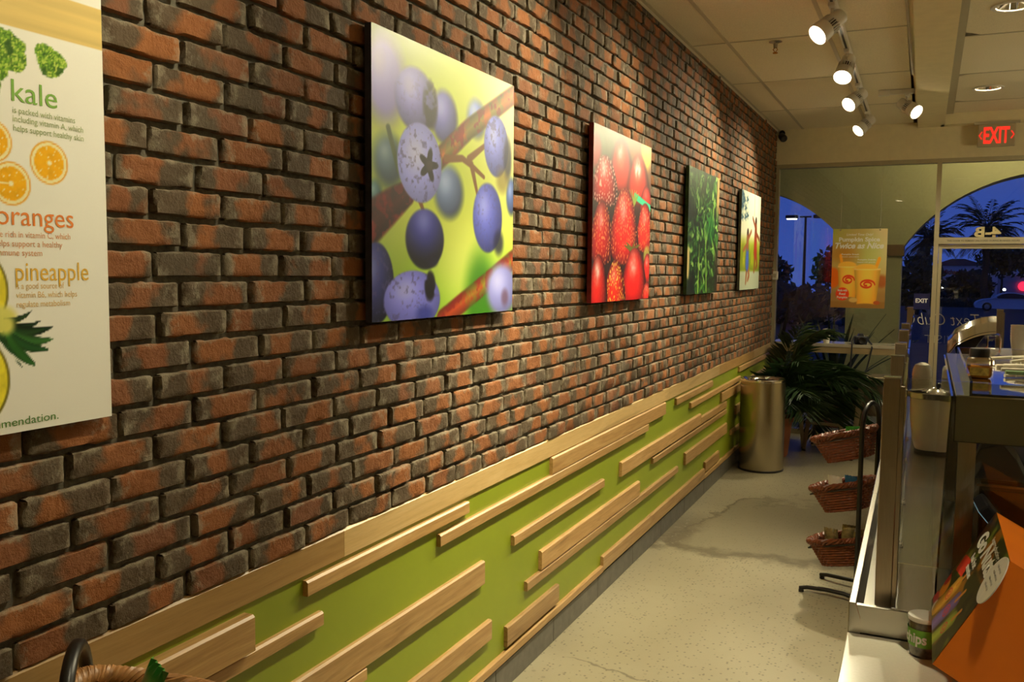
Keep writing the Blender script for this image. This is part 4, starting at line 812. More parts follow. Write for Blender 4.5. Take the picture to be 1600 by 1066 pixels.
ex = empty('exit_sign', (2.03, 9.585, 2.985), 0, 'lit red EXIT sign hanging above the door', 'exit sign'); MB().box(-.155, .155, -.02, .012, -.105, .105).build('plate', simple('sign_beige', (.42, .36, .22), .5, 0, .03, 9, 0), ex, bevel=.006)
MB().box(-.19, .19, -.012, .010, .105, .128).build('mount', M_TBAR2, ex)
text('EXIT', .215, (-.1075, -.0215, -.07), (1, 0, 0), (0, 0, 1), M_EXITR, ex, 'lettering', .03, height=.15)
for s in (-1, 1): MB().tube([(s * .120, -.023, .035), (s * .142, -.023, .0), (s * .120, -.023, -.035)], .0055, 6).build('chevron', M_EXITR, ex)

# ================================================================ FURNITURE AND COUNTER
# ---- wire stands with wicker baskets
def superell(a, b, th, n=3.0):
    c, s = math.cos(th), math.sin(th); return (a * math.copysign(abs(c) ** (2 / n), c), b * math.copysign(abs(s) ** (2 / n), s))
def basket(parent, c, tilt, mat, a=.155, b=.105, depth=.13, fine=False):
    Rm = Matrix.Rotation(-tilt, 3, 'Y'); c = Vector(c)
    def pt(th, k, off=0.):
        f = .70 + .30 * k; x, y = superell(a * f + off, b * f + off, th); return c + Rm @ Vector((x, y, -depth * (1 - k)))
    g = bpy.data.objects.new('basket', None); COL.objects.link(g); g.parent = parent
    wv = MB(); ns = 26; rows = 9
    for r in range(rows):
        k = (r + .5) / rows * .93; wv.tube([pt(2 * PI * i / (2 * ns), k, .0030 * (1 if (i + r) % 2 else -1)) for i in range(2 * ns)], .0072, 6, True)
    wv.build('weave', mat, g, True)
    st = MB()
    for i in range(ns): th = 2 * PI * (i + .25) / ns; st.tube([pt(th, 0), pt(th, .5), pt(th, 1)], .0036, 5)
    st.build('stakes', mat, g)
    rm = MB(); n = 120 if fine else 72
    for s in range(6 if fine else 4):
        ph = 2 * PI * s / (6 if fine else 4); rr = .011
        rm.tube([pt(2 * PI * i / n, 1 + .085 * math.sin(ph + i * 2 * PI * 14 / n), rr * math.cos(ph + i * 2 * PI * 14 / n)) for i in range(n)], .0062 if fine else .0078, 6, True)
    rm.build('rim', mat, g, True)
    bs = MB(); m = 40; bs.add([pt(2 * PI * i / m, 0) for i in range(m)] + [c + Rm @ Vector((0, 0, -depth))], [(i, (i + 1) % m, m) for i in range(m)]); bs.build('base', mat, g)
    return g, (lambda x, y, z: c + Rm @ Vector((x, y, z)))
def stand(loc, rz, label, mat, dz=0., fine=False, levels=((.853, .30), (.585, .28), (.292, .24))):
    t = empty('basket_stand', loc, rz, label, 'basket stand', 'wire stands with wicker baskets'); w = .12; fn = []
    pts = [(0, -w, .02), (0, -w, .5), (0, -w, .91)] + [(0, -w * math.cos(PI * k / 12), .91 + w * math.sin(PI * k / 12)) for k in range(1, 12)] + [(0, w, .91), (0, w, .5), (0, w, .02)]
    MB().tube(pts, .0125, 12).build('arched_frame', M_BLACK, t, True)
    for s in (-1, 1):
        ft = MB().tube([(.04, s * w, .016), (.0, s * w, .026), (-.06, s * w, .036), (-.16, s * w, .034), (-.25, s * (w + .012), .028), (-.29, s * (w + .02), .018)], .0105, 10).build('foot', M_BLACK, t, True)
        for x in (.035, -.28): MB().lathe([(0, 0), (.014, 0), (.014, .014), (0, .018)], (x, s * (w + (.02 if x < 0 else 0)), 0), 12).build('pad', M_BLACK, ft)
    MB().tube([(0, -w, .05), (0, w, .05)], .008, 8).tube([(.02, -w, .12), (.02, w, .12)], .006, 8).build('crossbar', M_BLACK, t, True)
    for z, ti in levels:
        _, f = basket(t, (-.135, 0, z + dz), ti, mat, .155, .108, .135, fine); fn.append(f)
        MB().tube([(0, -w, z + dz + .02), (-.14, -w + .002, z + dz - .02), (-.285, -.05, z + dz - .075), (-.285, .05, z + dz - .075), (-.14, w - .002, z + dz - .02), (0, w, z + dz + .02)], .0045, 6).build('basket_hoop', M_BLACK, t, True)
    M = Matrix.Translation(loc) @ Matrix.Rotation(rz, 4, 'Z'); return [lambda x, y, z, f=f: M @ Vector(f(x, y, z)) for f in fn]
F1 = stand((1.275, 4.95, 0), math.radians(-16.3), 'black wire stand with three red-brown wicker baskets beside the steel counter', M_WICK)
F2 = stand((.19, 1.06, 0), math.radians(221.5), 'black wire stand with honey-coloured wicker basket in the bottom left corner', M_WICKL, .055, True)
def packet(p, q, up, w, h, mat, name, label, cat, grp=None, seed=1, puff=.02):
    """crimped snack packet: p base centre, q width direction, up height direction"""
    R = random.Random(seed); q = Vector(q).normalized(); up = Vector(up).normalized(); n = q.cross(up).normalized(); nu, nv = 9, 11; vs = []; fs = []
    for s in (1, -1):
        for j in range(nv):
            for i in range(nu):
                u, v = i / (nu - 1), j / (nv - 1); d = puff * math.sin(PI * u) ** .6 * math.sin(PI * v) ** .5 * (1 + R.uniform(-.2, .2)); zz = .004 * (1 if i % 2 else -1) * (1 if j in (0, nv - 1) else 0)
                vs.append(Vector(p) + q * (u - .5) * w + up * v * h + n * (s * d + zz))
    m = nu * nv
    for j in range(nv - 1):
        for i in range(nu - 1): a = j * nu + i; fs.append((a, a + 1, a + nu + 1, a + nu)); fs.append((m + a + nu, m + a + nu + 1, m + a + 1, m + a))
    t = empty(name, Vector(p), 0, label, cat, grp)
    o = MB().add([v - Vector(p) for v in vs], fs).build('pouch', mat, t, True); return t, n, q, up
pk = [F2[0](-.04, .03, -.10)]
t, n_, q_, u_ = packet(F2[0](.02, .0, -.115), (.85, -.5, .1), (.25, .12, .9), .11, .20, M_GREENP, 'snack_packet', 'bright green snack packet sticking out of the corner wicker basket', 'packet', None, 2, .018)
MB().box(-.02, .02, -.001, .001, -.016, .016).build('label_patch', simple('packet_dark_patch', (.02, .10, .03), .3, 0, .6, 90, 0), t, loc=tuple(u_ * .12 + n_ * .016))
packet(F2[0](-.06, -.02, -.115), (.8, -.5, 0), (-.1, .1, .9), .10, .12, M_PAPER, 'snack_packet', 'white paper packet lying in the corner wicker basket', 'packet', None, 4, .015)
packet(F1[0](.03, .0, -.12), (.9, -.2, .1), (-.05, .05, .9), .10, .15, M_GREENP, 'snack_packet', 'green packet in the top basket of the far stand', 'packet', None, 5)
packet(F1[1](-.045, -.02, -.115), (.95, -.28, 0), (-.12, .0, .9), .075, .165, M_PAPER, 'snack_packet', 'white packet in the middle basket of the far stand', 'packet', None, 6, .01)
packet(F1[1](.03, -.01, -.115), (.95, -.28, 0), (-.08, .0, .9), .065, .155, M_BLUEC, 'snack_packet', 'blue packet in the middle basket of the far stand', 'packet', None, 7, .01)
packet(F1[2](-.06, .0, -.115), (.95, -.28, 0), (-.12, 0, .95), .075, .17, M_BAG, 'snack_bag', 'dark gold snack bag at the front of the bottom basket', 'snack bag', 'snack bags in the bottom basket', 8)
packet(F1[2](.005, .01, -.115), (.95, -.1, 0), (.05, 0, .95), .07, .185, M_BAG, 'snack_bag', 'tallest dark gold snack bag in the bottom basket', 'snack bag', 'snack bags in the bottom basket', 9)
packet(F1[2](.06, -.01, -.115), (.9, -.4, 0), (.10, 0, .95), .06, .165, M_BAG, 'snack_bag', 'dark gold snack bag nearest the pole in the bottom basket', 'snack bag', 'snack bags in the bottom basket', 10)
# ---- trash can
tcn_ = empty('trash_can', (.262, 7.86, 0), 0, 'cylindrical brushed steel trash can with open top by the wainscot', 'trash can')
MB().lathe([(.0, .004), (.185, .004), (.188, .012), (.188, .765), (.185, .767)], (0, 0, 0), 64).build('body', M_CAN, tcn_, True)
MB().lathe([(.188, .762), (.192, .766), (.192, .782), (.178, .790), (.135, .778), (.125, .766), (.125, .70)], (0, 0, 0), 64).build('rim', M_CHROME, tcn_, True)
MB().lathe([(.125, .74), (.118, .30), (0, .30)], (0, 0, 0), 40).build('liner', M_BLACK, tcn_, True)
MB().lathe([(.19, 0), (.191, .014), (.188, .018)], (0, 0, 0), 64).build('base_ring', M_BLACK, tcn_)
# ---- potted palm
pp = empty('potted_palm', (.255, 8.50, 0), 0, 'bushy green potted palm behind the trash can', 'potted plant')
MB().lathe([(0, .0), (.13, 0), (.145, .02), (.175, .33), (.19, .33), (.19, .37), (.168, .37), (.16, .32), (0, .31)], (0, 0, 0), 36).build('pot', M_TERRA, pp, True)
MB().lathe([(0, .325), (.1, .328), (.160, .318)], (0, 0, 0), 24).build('soil', M_SOIL, pp)
R5 = random.Random(5)
for i in range(34):
    mb = MB(); a = i * 2.399 + R5.uniform(-.2, .2); el = R5.uniform(.35, 1.42) if i > 5 else 1.4; ln = R5.uniform(.75, 1.15); ca = math.cos(a)
    if ca < .05: a = PI - a; ca = -ca          # nothing grows into the wall
    if ca < .35: ln *= .6; el = max(el, 1.1)
    if math.sin(a) < -.35: ln *= .68; el = max(el, .95)
    frond(mb, (.03 * math.cos(a), .03 * math.sin(a), .36), a, el, ln, R5.uniform(.26, .48), 20, .020, .24, R5, .0055); mb.build('frond', M_LEAF, pp)
# ---- bar table at the window
tb = empty('window_bar_table', (0, 9.35, 0), 0, 'narrow bar table along the front window', 'table')
MB().box(.10, 1.34, 0, .34, .965, .998).build('table_top', simple('table_laminate', (.40, .36, .28), .18, 0, .05, 14, 0), tb, bevel=.002); MB().box(.10, 1.34, .004, .03, .905, .965).build('apron', simple('table_edge_tan', (.30, .22, .11), .45, 0, .06, 14, 0), tb)
for x in (.16, 1.28): MB().box(x, x + .05, .24, .29, 0, .965).build('leg', M_GUN, tb)
cp = empty('paper_cup', (.612, 9.44, .998), 0, 'white lidded paper coffee cup on the window bar table', 'cup'); MB().lathe([(0, 0), (.027, 0), (.028, .004), (.039, .118), (0, .118)], (0, 0, 0), 28).build('cup_body', M_PAPER, cp, True); MB().lathe([(.041, .114), (.042, .122), (.039, .126), (.037, .138), (.034, .138), (.033, .133), (0, .133)], (0, 0, 0), 28).build('lid', M_WHITE, cp, True)
cm = empty('photo_camera', (.93, 9.44, .998), math.radians(15), 'black camera with hanging strap on the window bar table', 'camera')
MB().box(-.062, .062, -.03, .03, 0, .082).build('body', M_DARK, cm, bevel=.012); MB().prism([(-.028, .078), (.028, .078), (.018, .105), (-.018, .105)], lambda x, z: (x, -.028, z), lambda x, z: (x, .028, z)).build('prism_hump', M_DARK, cm, bevel=.004); MB().lathe([(.036, 0), (.036, .06), (.031, .066), (.028, .055), (0, .05)], (0, -.03, .04), 24, orient((0, -1, 0))).build('lens', M_BLACK, cm, True)
MB().box(.02, .062, -.02, .02, .078, .09).build('top_plate', M_STEEL, cm, bevel=.003)
MB().tube([(-.06, 0, .07), (-.09, -.05, .03), (-.10, -.115, .005), (-.105, -.125, -.10), (-.115, -.13, -.22), (-.08, -.13, -.30), (-.02, -.13, -.33), (.03, -.13, -.28), (.06, -.128, -.15), (.085, -.12, -.03), (.085, -.10, .006), (.075, -.03, .03), (.062, 0, .07)], .0075, 8).build('strap', M_DARK, cm, True)
# ---- metal bar stools
def make_stool(label):
    t = empty('bar_stool', (0, 0, 0), 0, label, 'bar stool', 'metal bar stools at the window table'); h = .765
    MB().prism([(-.15, -.13), (-.13, -.15), (.13, -.15), (.15, -.13), (.15, .13), (.13, .15), (-.13, .15), (-.15, .13)], lambda x, y: (x, y, h - .03), lambda x, y: (x, y, h)).build('seat', M_GUN, t, bevel=.008)
    for sx in (-1, 1):
        for sy in (-1, 1):
            mb = MB(); tp = Vector((sx * .135, sy * .135, h - .02)); bt = Vector((sx * .195, sy * .195, .012))
            for ax in ((1, 0), (0, 1)):
                w0, w1 = .060, .030; d = Vector((-sx * ax[0], -sy * ax[1], 0)); th = Vector((-sx * ax[1], -sy * ax[0], 0)) * .004
                q = [tp, tp + d * w0, bt + d * w1, bt]; mb.add([v for v in q] + [v + th for v in q], [(0, 1, 2, 3), (7, 6, 5, 4), (0, 4, 5, 1), (1, 5, 6, 2), (2, 6, 7, 3), (3, 7, 4, 0)])
            lg = mb.build('leg', M_GUN, t); MB().lathe([(0, 0), (.018, 0), (.018, .02), (0, .022)], tuple(bt + Vector((-sx * .012, -sy * .012, -.012))), 10).build('foot_cap', M_BLACK, lg)
    z = .26; e = .172
    MB().box(-e, e, -e - .008, -e + .008, z, z + .025).build('footrest', M_GUN, t); MB().box(-e, e, e - .008, e + .008, z, z + .025).build('footrest', M_GUN, t)
    MB().box(-e - .008, -e + .008, -e, e, z, z + .025).build('footrest', M_GUN, t); MB().box(e - .008, e + .008, -e, e, z, z + .025).build('footrest', M_GUN, t)
    return t
s0 = make_stool('metal bar stool nearest the steel counter, below the camera strap'); s0.location = (1.11, 8.78, 0); s0.rotation_euler.z = math.radians(4)
for (x, y, rz, lb) in [(.70, 9.02, -6, 'metal bar stool between the palm and the camera strap'), (.50, 9.44, 8, 'metal bar stool half hidden behind the potted palm')]:
    s = copy_tree(s0); s.location = (x, y - .0, 0) if y < 9.3 else (.275, 9.12, 0); s.rotation_euler.z = math.radians(rz); s['label'] = lb
# ---- hanging window poster and door stickers
def win_poster():
    x0, x1, z0, z1, y = .613, 1.126, 1.343, 2.138, 9.70; t = empty('window_poster', (0, y, 0), 0, 'hanging smoothie poster reading Pumpkin Spice Twice as Nice in the window', 'poster')
    MB().box(x0, x1, .001, .006, z0, z1).build('sheet', M_PAPER, t)
    p = Pic(130, 200, (176, 154, 90)); U, V = p.U, p.V
    p.over(sm(.5, .9, U) * sm(.75, .2, V), (196, 178, 130)); p.over(sm(.45, .0, U) * sm(.3, .0, V) * fb(U, V, 6, 6, 4), (150, 176, 60)); p.over(sm(.62, .85, V), (150, 112, 62)); p.over(p.ell(.70, .30, .22, .2, .8)[0] * .6, (170, 180, 90))
    p.over(p.ell(.2, .32, .25, .12, .8)[0] * .7, (170, 110, 30)); p.over(p.ell(.02, .62, .16, .13, .2)[0], (206, 96, 20)); p.over(p.ell(.92, .66, .12, .08, .4)[0] * .8, (150, 70, 30)); p.over(sm(.91, .93, V), (140, 100, 50))
    def cupp(cx, top, bot, wt, wb):
        k = np.clip((V - top) / (bot - top), 0, 1); hw = wt + (wb - wt) * k; dx = (U - cx) / hw; m = sm(1.04, .96, np.abs(dx)) * sm(top - .006, top + .006, V) * sm(bot + .01, bot - .01, V + .012 * dx ** 2 * -1)
        g = 1 - .28 * np.abs(dx) ** 2; p.over(m, hexc(250, 186, 70) * g[..., None]); p.over(m * sm(.45, 1., k) * .35, (250, 150, 30)); p.over(m * sm(top + .03, top, V) * .6, (255, 226, 170))
        p.over(p.ell(cx - .02, top - .012, wt * .8, .045, .2)[0] * sm(top + .012, top - .0, V), (246, 170, 60))
        a = np.linspace(0, 1, 46); rx, ry = wt * .62, .062; th = a * 2 * PI * 1.75; rad = .95 - .70 * a
        p.over(p.line([(cx + rx * r_ * math.cos(t_), (top + bot) / 2 - .02 - ry * r_ * math.sin(t_)) for r_, t_ in zip(rad, th)], .011, .3, .9)[0], (206, 64, 30))
    p.over(p.line([(.16, .34), (.20, .48)], .025, .2)[0], (250, 150, 40)); cupp(.31, .47, .86, .20, .15)
    p.over(p.line([(.87, .38), (.80, .52)], .028, .2)[0], (250, 150, 40)); cupp(.66, .50, .94, .245, .175)
    p.over(p.ell(.215, .825, .125, .083, .05)[0], (214, 62, 28)); p.over(p.ell(.42, .90, .08, .03, .2)[0], (200, 160, 90)); p.over(p.ell(.85, .93, .06, .025, .2)[0], (170, 80, 40))
    p.C = np.clip(p.C * 1.15, 0, 1); w, h = x1 - x0, z1 - z0; p.mesh('printed_face', lambda u, v: (x0 + u * w, 0, z1 - v * h), M_PRINTP, t)
    R_, U_, wi = (1, 0, 0), (0, 0, 1), simple('white_ink', (.80, .77, .68), .5, 0, 0, 9, 0)
    text('Limited Time Only!', .25, (x0 + .13, -.001, z1 - .068), R_, U_, wi, t, 'lettering', .01, .2, .024); text('Pumpkin Spice', .385, (x0 + .06, -.001, z1 - .125), R_, U_, wi, t, 'lettering', .035, 0, .042); text('Twice as Nice', .46, (x0 + .025, -.001, z1 - .195), R_, U_, wi, t, 'lettering', .035, .3, .058)
    text('Pumpkin Smash', .165, (x0 + .09, -.001, z1 - .262), R_, U_, wi, t, 'lettering', .02, 0, .015); text('classic smoothie', .165, (x0 + .09, -.001, z1 - .285), R_, U_, wi, t, 'lettering', .01, 0, .012)
    text('Pumpkin Delight', .17, (x0 + .245, -.001, z1 - .315), R_, U_, wi, t, 'lettering', .02, 0, .015); text('topped with granola', .17, (x0 + .24, -.001, z1 - .338), R_, U_, wi, t, 'lettering', .01, 0, .012)
    for i, (s, wd, dz) in enumerate([('Made with', .09, .035), ('Real', .06, 0.), ('Pumpkin', .10, -.035)]): text(s, wd, (x0 + .11 - wd / 2, -.001, z1 - .665 + dz), R_, U_, wi, t, 'lettering', .02, 0, .024)
    for x in (x0 + .07, x1 - .07): MB().tube([(x, .004, z1 - .004), (x, .03, z1 + .02), (x + .01 * 0, .05, 2.775)], .0012, 5).lathe([(0, 0), (.008, 0), (.008, .004), (0, .005)], (x, -.001, z1 - .012), 10, orient((0, -1, 0))).build('hanger', M_STEEL, t)
win_poster()
es = empty('exit_sticker', (1.460, YS + .05, 1.42), 0, 'small blue EXIT sticker on the glass left of the door', 'sign'); MB().box(-.073, .073, 0, .004, -.078, .078).build('sticker', M_SIGNB, es); text('EXIT', .112, (-.056, -.001, -.012), (1, 0, 0), (0, 0, 1), simple('white_ink2', (.8, .8, .8), .5, 0, 0, 9, 0), es, 'lettering', .03, height=.042)
M_CHALK = simple('chalk_marker', (.55, .53, .45), .6, 0, .05, 20, 0)
wt = empty('window_writing', (0, YS + .05, 0), 0, 'mirrored hand lettering about a text club painted on the door glass', 'lettering')
text('Text Club', .54, (1.43, 0, 1.19), (1, 0, 0), (0, 0, 1), M_CHALK, wt, 'painted_words', -.015, .25, .125, mirror=True); text('Join our', .16, (1.985, 0, 1.25), (1, 0, .04), (0, 0, 1), M_CHALK, wt, 'painted_words', -.01, .3, .055, mirror=True); text('VISIT', .27, (1.50, 0, 1.01), (1, 0, 0), (0, 0, 1), M_CHALK, wt, 'painted_words', -.02, 0, .085, mirror=True); text('free', .075, (2.06, 0, 1.05), (1, 0, 0), (0, 0, 1), M_CHALK, wt, 'painted_words', 0, .2, .035, mirror=True)
# ---- order counter: cream end and steel run (the counter is set a touch off parallel to the wall)
sk = lambda x, y: x - .008 * (y - 2.27)
def sbox(mb, x0, x1, y0, y1, z0, z1):
    return mb.add([(sk(x0, y0), y0, z0), (sk(x1, y0), y0, z0), (sk(x1, y1), y1, z0), (sk(x0, y1), y1, z0), (sk(x0, y0), y0, z1), (sk(x1, y0), y0, z1), (sk(x1, y1), y1, z1), (sk(x0, y1), y1, z1)], [(3, 2, 1, 0), (4, 5, 6, 7), (0, 1, 5, 4), (1, 2, 6, 5), (2, 3, 7, 6), (3, 0, 4, 7)])
cn = empty('order_counter', (0, 0, 0), 0, 'cream topped end of the order counter at the bottom right', 'counter')
sbox(MB(), 1.40, 2.3, .75, 2.268, 0, .79).build('cabinet', simple('counter_panel', (.40, .34, .24), .5, 0, .05, 12, .02), cn); sbox(MB(), 1.372, 2.34, .72, 2.268, .79, .83).build('countertop', M_COUNTER, cn, bevel=.003)
sc2 = empty('steel_counter', (0, 0, 0), 0, 'long stainless steel serving counter running to the storefront', 'counter')
sbox(MB(), 1.40, 2.3, 2.28, 6.95, 0, .80).build('cabinet', simple('counter_panel', (.40, .34, .24), .5), sc2)
sbox(MB(), 1.395, 2.34, 2.286, 4.24, .80, .864).build('deck', M_DECK, sc2); sbox(MB(), 1.395, 2.34, 4.243, 6.95, .80, .864).build('deck', M_DECK, sc2)
MB().prism([(1.373, .795), (1.373, .905), (1.390, .905), (1.402, .866), (1.402, .795)], lambda x, z: (sk(x, 2.27), 2.27, z), lambda x, z: (sk(x, 3.45), 3.45, z)).build('side_lip', M_STEEL, sc2, bevel=.002)
MB().prism([(1.373, .795), (1.373, .905), (1.390, .905), (1.402, .866), (1.402, .795)], lambda x, z: (sk(x, 3.453), 3.453, z), lambda x, z: (sk(x, 6.95), 6.95, z)).build('side_lip', M_STEEL, sc2, bevel=.002)
sbox(MB(), 1.376, 2.34, 2.2705, 2.286, .831, .900).build('front_lip', M_STEEL, sc2, bevel=.002)
def guard_post(x, y, lb, h=.583):
    t = empty('sneeze_guard_post', (x, y, .864), 0, lb, 'post', 'steel sneeze guard posts'); MB().box(-.019, .019, -.019, .019, 0, h).build('post', M_STEELV, t, bevel=.002)
    MB().box(-.038, .038, -.030, .030, 0, .004).build('base_plate', M_STEEL, t, bevel=.001); MB().box(.0185, .0285, -.012, .012, .02, h - .02).build('channel', M_STEELV, t)
    for sx in (-1, 1):
        for sy in (-1, 1): MB().lathe([(0, .008), (.0035, .007), (.005, .0035)], (sx * .030, sy * .022, 0), 10).build('bolt', M_CHROME, t)
    MB().box(-.019, .019, -.019, .019, h, h + .003).build('cap', M_CHROME, t)
    return t
GP = [(1.447, 2.345), (1.441, 2.97), (1.435, 3.53), (1.426, 4.335), (1.421, 4.90), (1.408, 6.80), (1.955, 6.77)]
PST = []
for (x, y), lb in zip(GP, ['nearest steel sneeze guard post with a bolted base plate', 'second steel sneeze guard post from the viewer', 'third steel sneeze guard post from the viewer', 'fourth steel sneeze guard post from the viewer', 'fifth steel sneeze guard post from the viewer', 'last steel sneeze guard post near the storefront', 'steel sneeze guard post at the right in front of the door']): PST.append(guard_post(x, y, lb, .583 if y < 6 else .60))
for i in range(5):
    (xa, ya), (xb, yb) = GP[i], GP[i + 1]; dx, dy = xb - xa, yb - ya
    MB().add([(.024, .02, .036), (dx + .024, dy - .02, .036), (dx + .024, dy - .02, .566), (.024, .02, .566), (.030, .02, .036), (dx + .030, dy - .02, .036), (dx + .030, dy - .02, .566), (.030, .02, .566)], [(0, 3, 2, 1), (4, 5, 6, 7), (0, 1, 5, 4), (1, 2, 6, 5), (2, 3, 7, 6), (3, 0, 4, 7)]).build('guard_pane', M_GUARD, PST[i])
MB().box(.030, .76, -.003, .003, .13, .583).build('end_pane', M_GUARD, PST[0])
# ---- canister, cups on the deck
ck = empty('topping_canister', (1.552, 4.60, .864), 0, 'cream topping canister with steel rim on the steel counter', 'canister'); MB().lathe([(0, .012), (.06, .012), (.066, .02), (.078, .06), (.090, .16), (.094, .262)], (0, 0, 0), 48).build('body', M_CREAMPOT, ck, True); MB().lathe([(.05, 0), (.066, 0), (.066, .014), (.05, .016)], (0, 0, 0), 32).build('foot_ring', M_BLACK, ck)
MB().lathe([(.094, .255), (.099, .258), (.100, .283), (.096, .286), (.090, .280), (.088, .20), (0, .19)], (0, 0, 0), 48).build('steel_rim', M_STEEL, ck, True)
lidM = Matrix.Rotation(.12, 3, 'Y'); MB().lathe([(.072, .0), (.05, .014), (.02, .026), (0, .028)], (.022, .02, .277), 32, lidM).build('lid', M_CHROME, ck, True); MB().lathe([(0, .05), (.008, .045), (.009, .035), (.005, .026)], (.022, .02, .277), 14, lidM).build('lid_knob', M_BLACK, ck, True)
def cup_stack(name, x, y, z, r, n, lb, mat, dome=False, taper=.78, step=.012, ch=.11):
    t = empty(name, (x, y, z), 0, lb, 'cup stack', 'stacks of cups on the counter')
    for i in range(n): MB().lathe([(0, .002), (r * taper, 0), (r * .99, ch * .96), (r * 1.03, ch * .97), (r * 1.03, ch)], (0, 0, i * step), 24).build('cup', mat, t, True)
    if dome: MB().lathe([(r * 1.05, 0), (r * 1.03, .008), (r * .98, .03), (r * .75, .055), (r * .3, .066), (0, .067)], (0, 0, ch + (n - 1) * step), 28).build('dome_lid', M_CUP, t, True)
cup_stack('cup_stack', 1.505, 5.02, .864, .046, 16, 'stack of clear cups under a dome lid beside the last near guard pane', M_CUP, True, .8, .013, .12)
cup_stack('cup_stack', 1.66, 5.25, .864, .046, 15, 'stack of clear cups half hidden behind the topping canister', M_CUP, True, .8, .013, .12)
# ---- steel shelf unit by the register
sh = empty('steel_shelf_unit', (0, 0, 0), 0, 'stainless steel shelf unit standing on the counter by the register', 'shelf')
M_SHELF = simple('polished_shelf_steel', (.36, .33, .28), .13, 1, .05, 5, .02, aniso=(2, 30, 2))
MB().box(1.587, 2.25, 2.43, 3.70, 1.288, 1.404).build('shelf_box', M_SHELF, sh, bevel=.003); MB().box(1.600, 1.640, 2.47, 2.51, .866, 1.288).build('leg', M_STEELV, sh); MB().box(1.600, 1.640, 3.62, 3.66, .866, 1.288).build('leg', M_STEELV, sh); MB().box(2.20, 2.24, 2.47, 2.51, .866, 1.288).build('leg', M_STEELV, sh); MB().box(2.20, 2.24, 3.62, 3.66, .866, 1.288).build('leg', M_STEELV, sh)
MB().add([(1.560, 2.44, .868), (1.560, 3.68, .868), (1.578, 3.68, 1.40), (1.578, 2.44, 1.40), (1.565, 2.44, .868), (1.565, 3.68, .868), (1.583, 3.68, 1.40), (1.583, 2.44, 1.40)], [(0, 3, 2, 1), (4, 5, 6, 7), (0, 1, 5, 4), (1, 2, 6, 5), (2, 3, 7, 6), (3, 0, 4, 7)]).build('side_screen', M_SMOKE, sh)
rb = empty('register_box', (0, 0, .866), 0, 'dark steel register cabinet under the shelf unit', 'cabinet'); MB().box(1.655, 2.15, 2.53, 3.4, 0, .30).build('body', simple('dark_steel', (.20, .18, .14), .25, 1, .1, 6, .02), rb, bevel=.004); MB().box(1.665, 2.14, 2.522, 2.53, .15, .29).build('front_panel', M_DECK, rb)
MB().box(1.648, 2.157, 2.52, 3.41, .30, .306).build('top', M_STEEL, rb)
# straw tray
ty = empty('straw_tray', (0, 0, 1.404), 0, 'clear tray of wrapped straws on the steel shelf', 'tray')
MB().box(1.618, 2.1, 2.44, 3.55, 0.0, .004).box(1.618, 1.624, 2.44, 3.55, .004, .035).box(1.618, 2.1, 2.44, 2.446, .004, .030).box(1.618, 2.1, 3.544, 3.55, .004, .035).build('tray', M_ACRYL, ty)
R9 = random.Random(9); M_STRAW = simple('straw_paper', (.66, .60, .46), .6, 0, .1, 30, 0); M_STY = simple('straw_yellow', (.62, .42, .05), .4, 0, .05, 9, 0); M_STG = simple('straw_green', (.30, .50, .25), .4, 0, .05, 9, 0); M_STO = simple('straw_orange', (.75, .25, .05), .4, 0, .05, 9, 0)
for i in range(40):
    mt = M_STY if i in (5,) else M_STG if i in (9,) else M_STO if i == 17 else M_STRAW; x = R9.uniform(1.80, 1.98); y = R9.uniform(2.55, 3.40); a = R9.gauss(.35, .35); z = 1.4138 + .0095 * (i % 4); dl = R9.uniform(.07, .11); e = R9.uniform(-.004, .02)
    lb = {M_STY: 'yellow straw on the straw tray', M_STG: 'green straw at the edge of the straw tray', M_STO: 'orange straw sticking up from the straw tray'}.get(mt, 'paper-wrapped straw in the pile on the straw tray')
    if mt is not M_STRAW: x = 1.78 + .03 * (i % 3); y = 2.52 + .012 * i; z = 1.448
    if mt is M_STO: y = 2.95; e = .03
    tag(MB().tube([(x - dl * math.cos(a), y - dl * math.sin(a), max(1.4135, z - e * .3)), (x + dl * math.cos(a), y + dl * math.sin(a), z + e)], .0055, 7).build('drinking_straw', mt, None, True), lb, 'straw', 'straws on the tray')
# honey jar
hj = empty('honey_jar', (1.655, 2.84, 1.4085), 0, 'square honey jar with a black lid on the straw tray', 'jar'); MB().box(-.031, .031, -.031, .031, 0, .036).build('honey', M_HONEY, hj, bevel=.008); MB().box(-.033, .033, -.033, .033, .002, .058).build('glass', M_ACRYL, hj, bevel=.009); MB().lathe([(0, .082), (.024, .082), (.026, .079), (.026, .058), (0, .058)], (0, 0, 0), 28).build('lid', M_BLACK, hj, True); MB().box(-.024, .024, -.0345, -.0335, .008, .030).build('label_paper', simple('jar_label', (.45, .32, .05), .5, 0, .5, 70, 0), hj)
# equipment cabinet behind the shelf, with chrome hood, clear boxes and paper cups on it
qc = empty('equipment_cabinet', (0, 0, .866), 0, 'steel equipment cabinet behind the shelf unit', 'cabinet'); MB().box(1.675, 2.25, 4.10, 5.0, 0, .455).build('body', M_DECK, qc, bevel=.004); MB().box(1.67, 2.255, 4.095, 5.005, .455, .470).build('top', M_STEEL, qc)
hd = empty('chrome_hood', (1.70, 4.40, 1.336), 0, 'curved chrome hood rising above the honey jar', 'blender hood')
vs = []; fs = []; nn = 14
for s, th in ((0, 0.), (1, .012)):
    for k in range(nn):
        f = k / (nn - 1); x = -.098 + .185 * f; z = .085 + .088 * math.sin(f * PI * .50) ** .8 - th * .9 + (0 if f > .08 else -.012); w = .085 - .028 * f
        vs += [(x, -w, z - .055), (x, -w * .75, z - .014), (x, 0, z + .008), (x, w * .75, z - .014), (x, w, z - .055)]
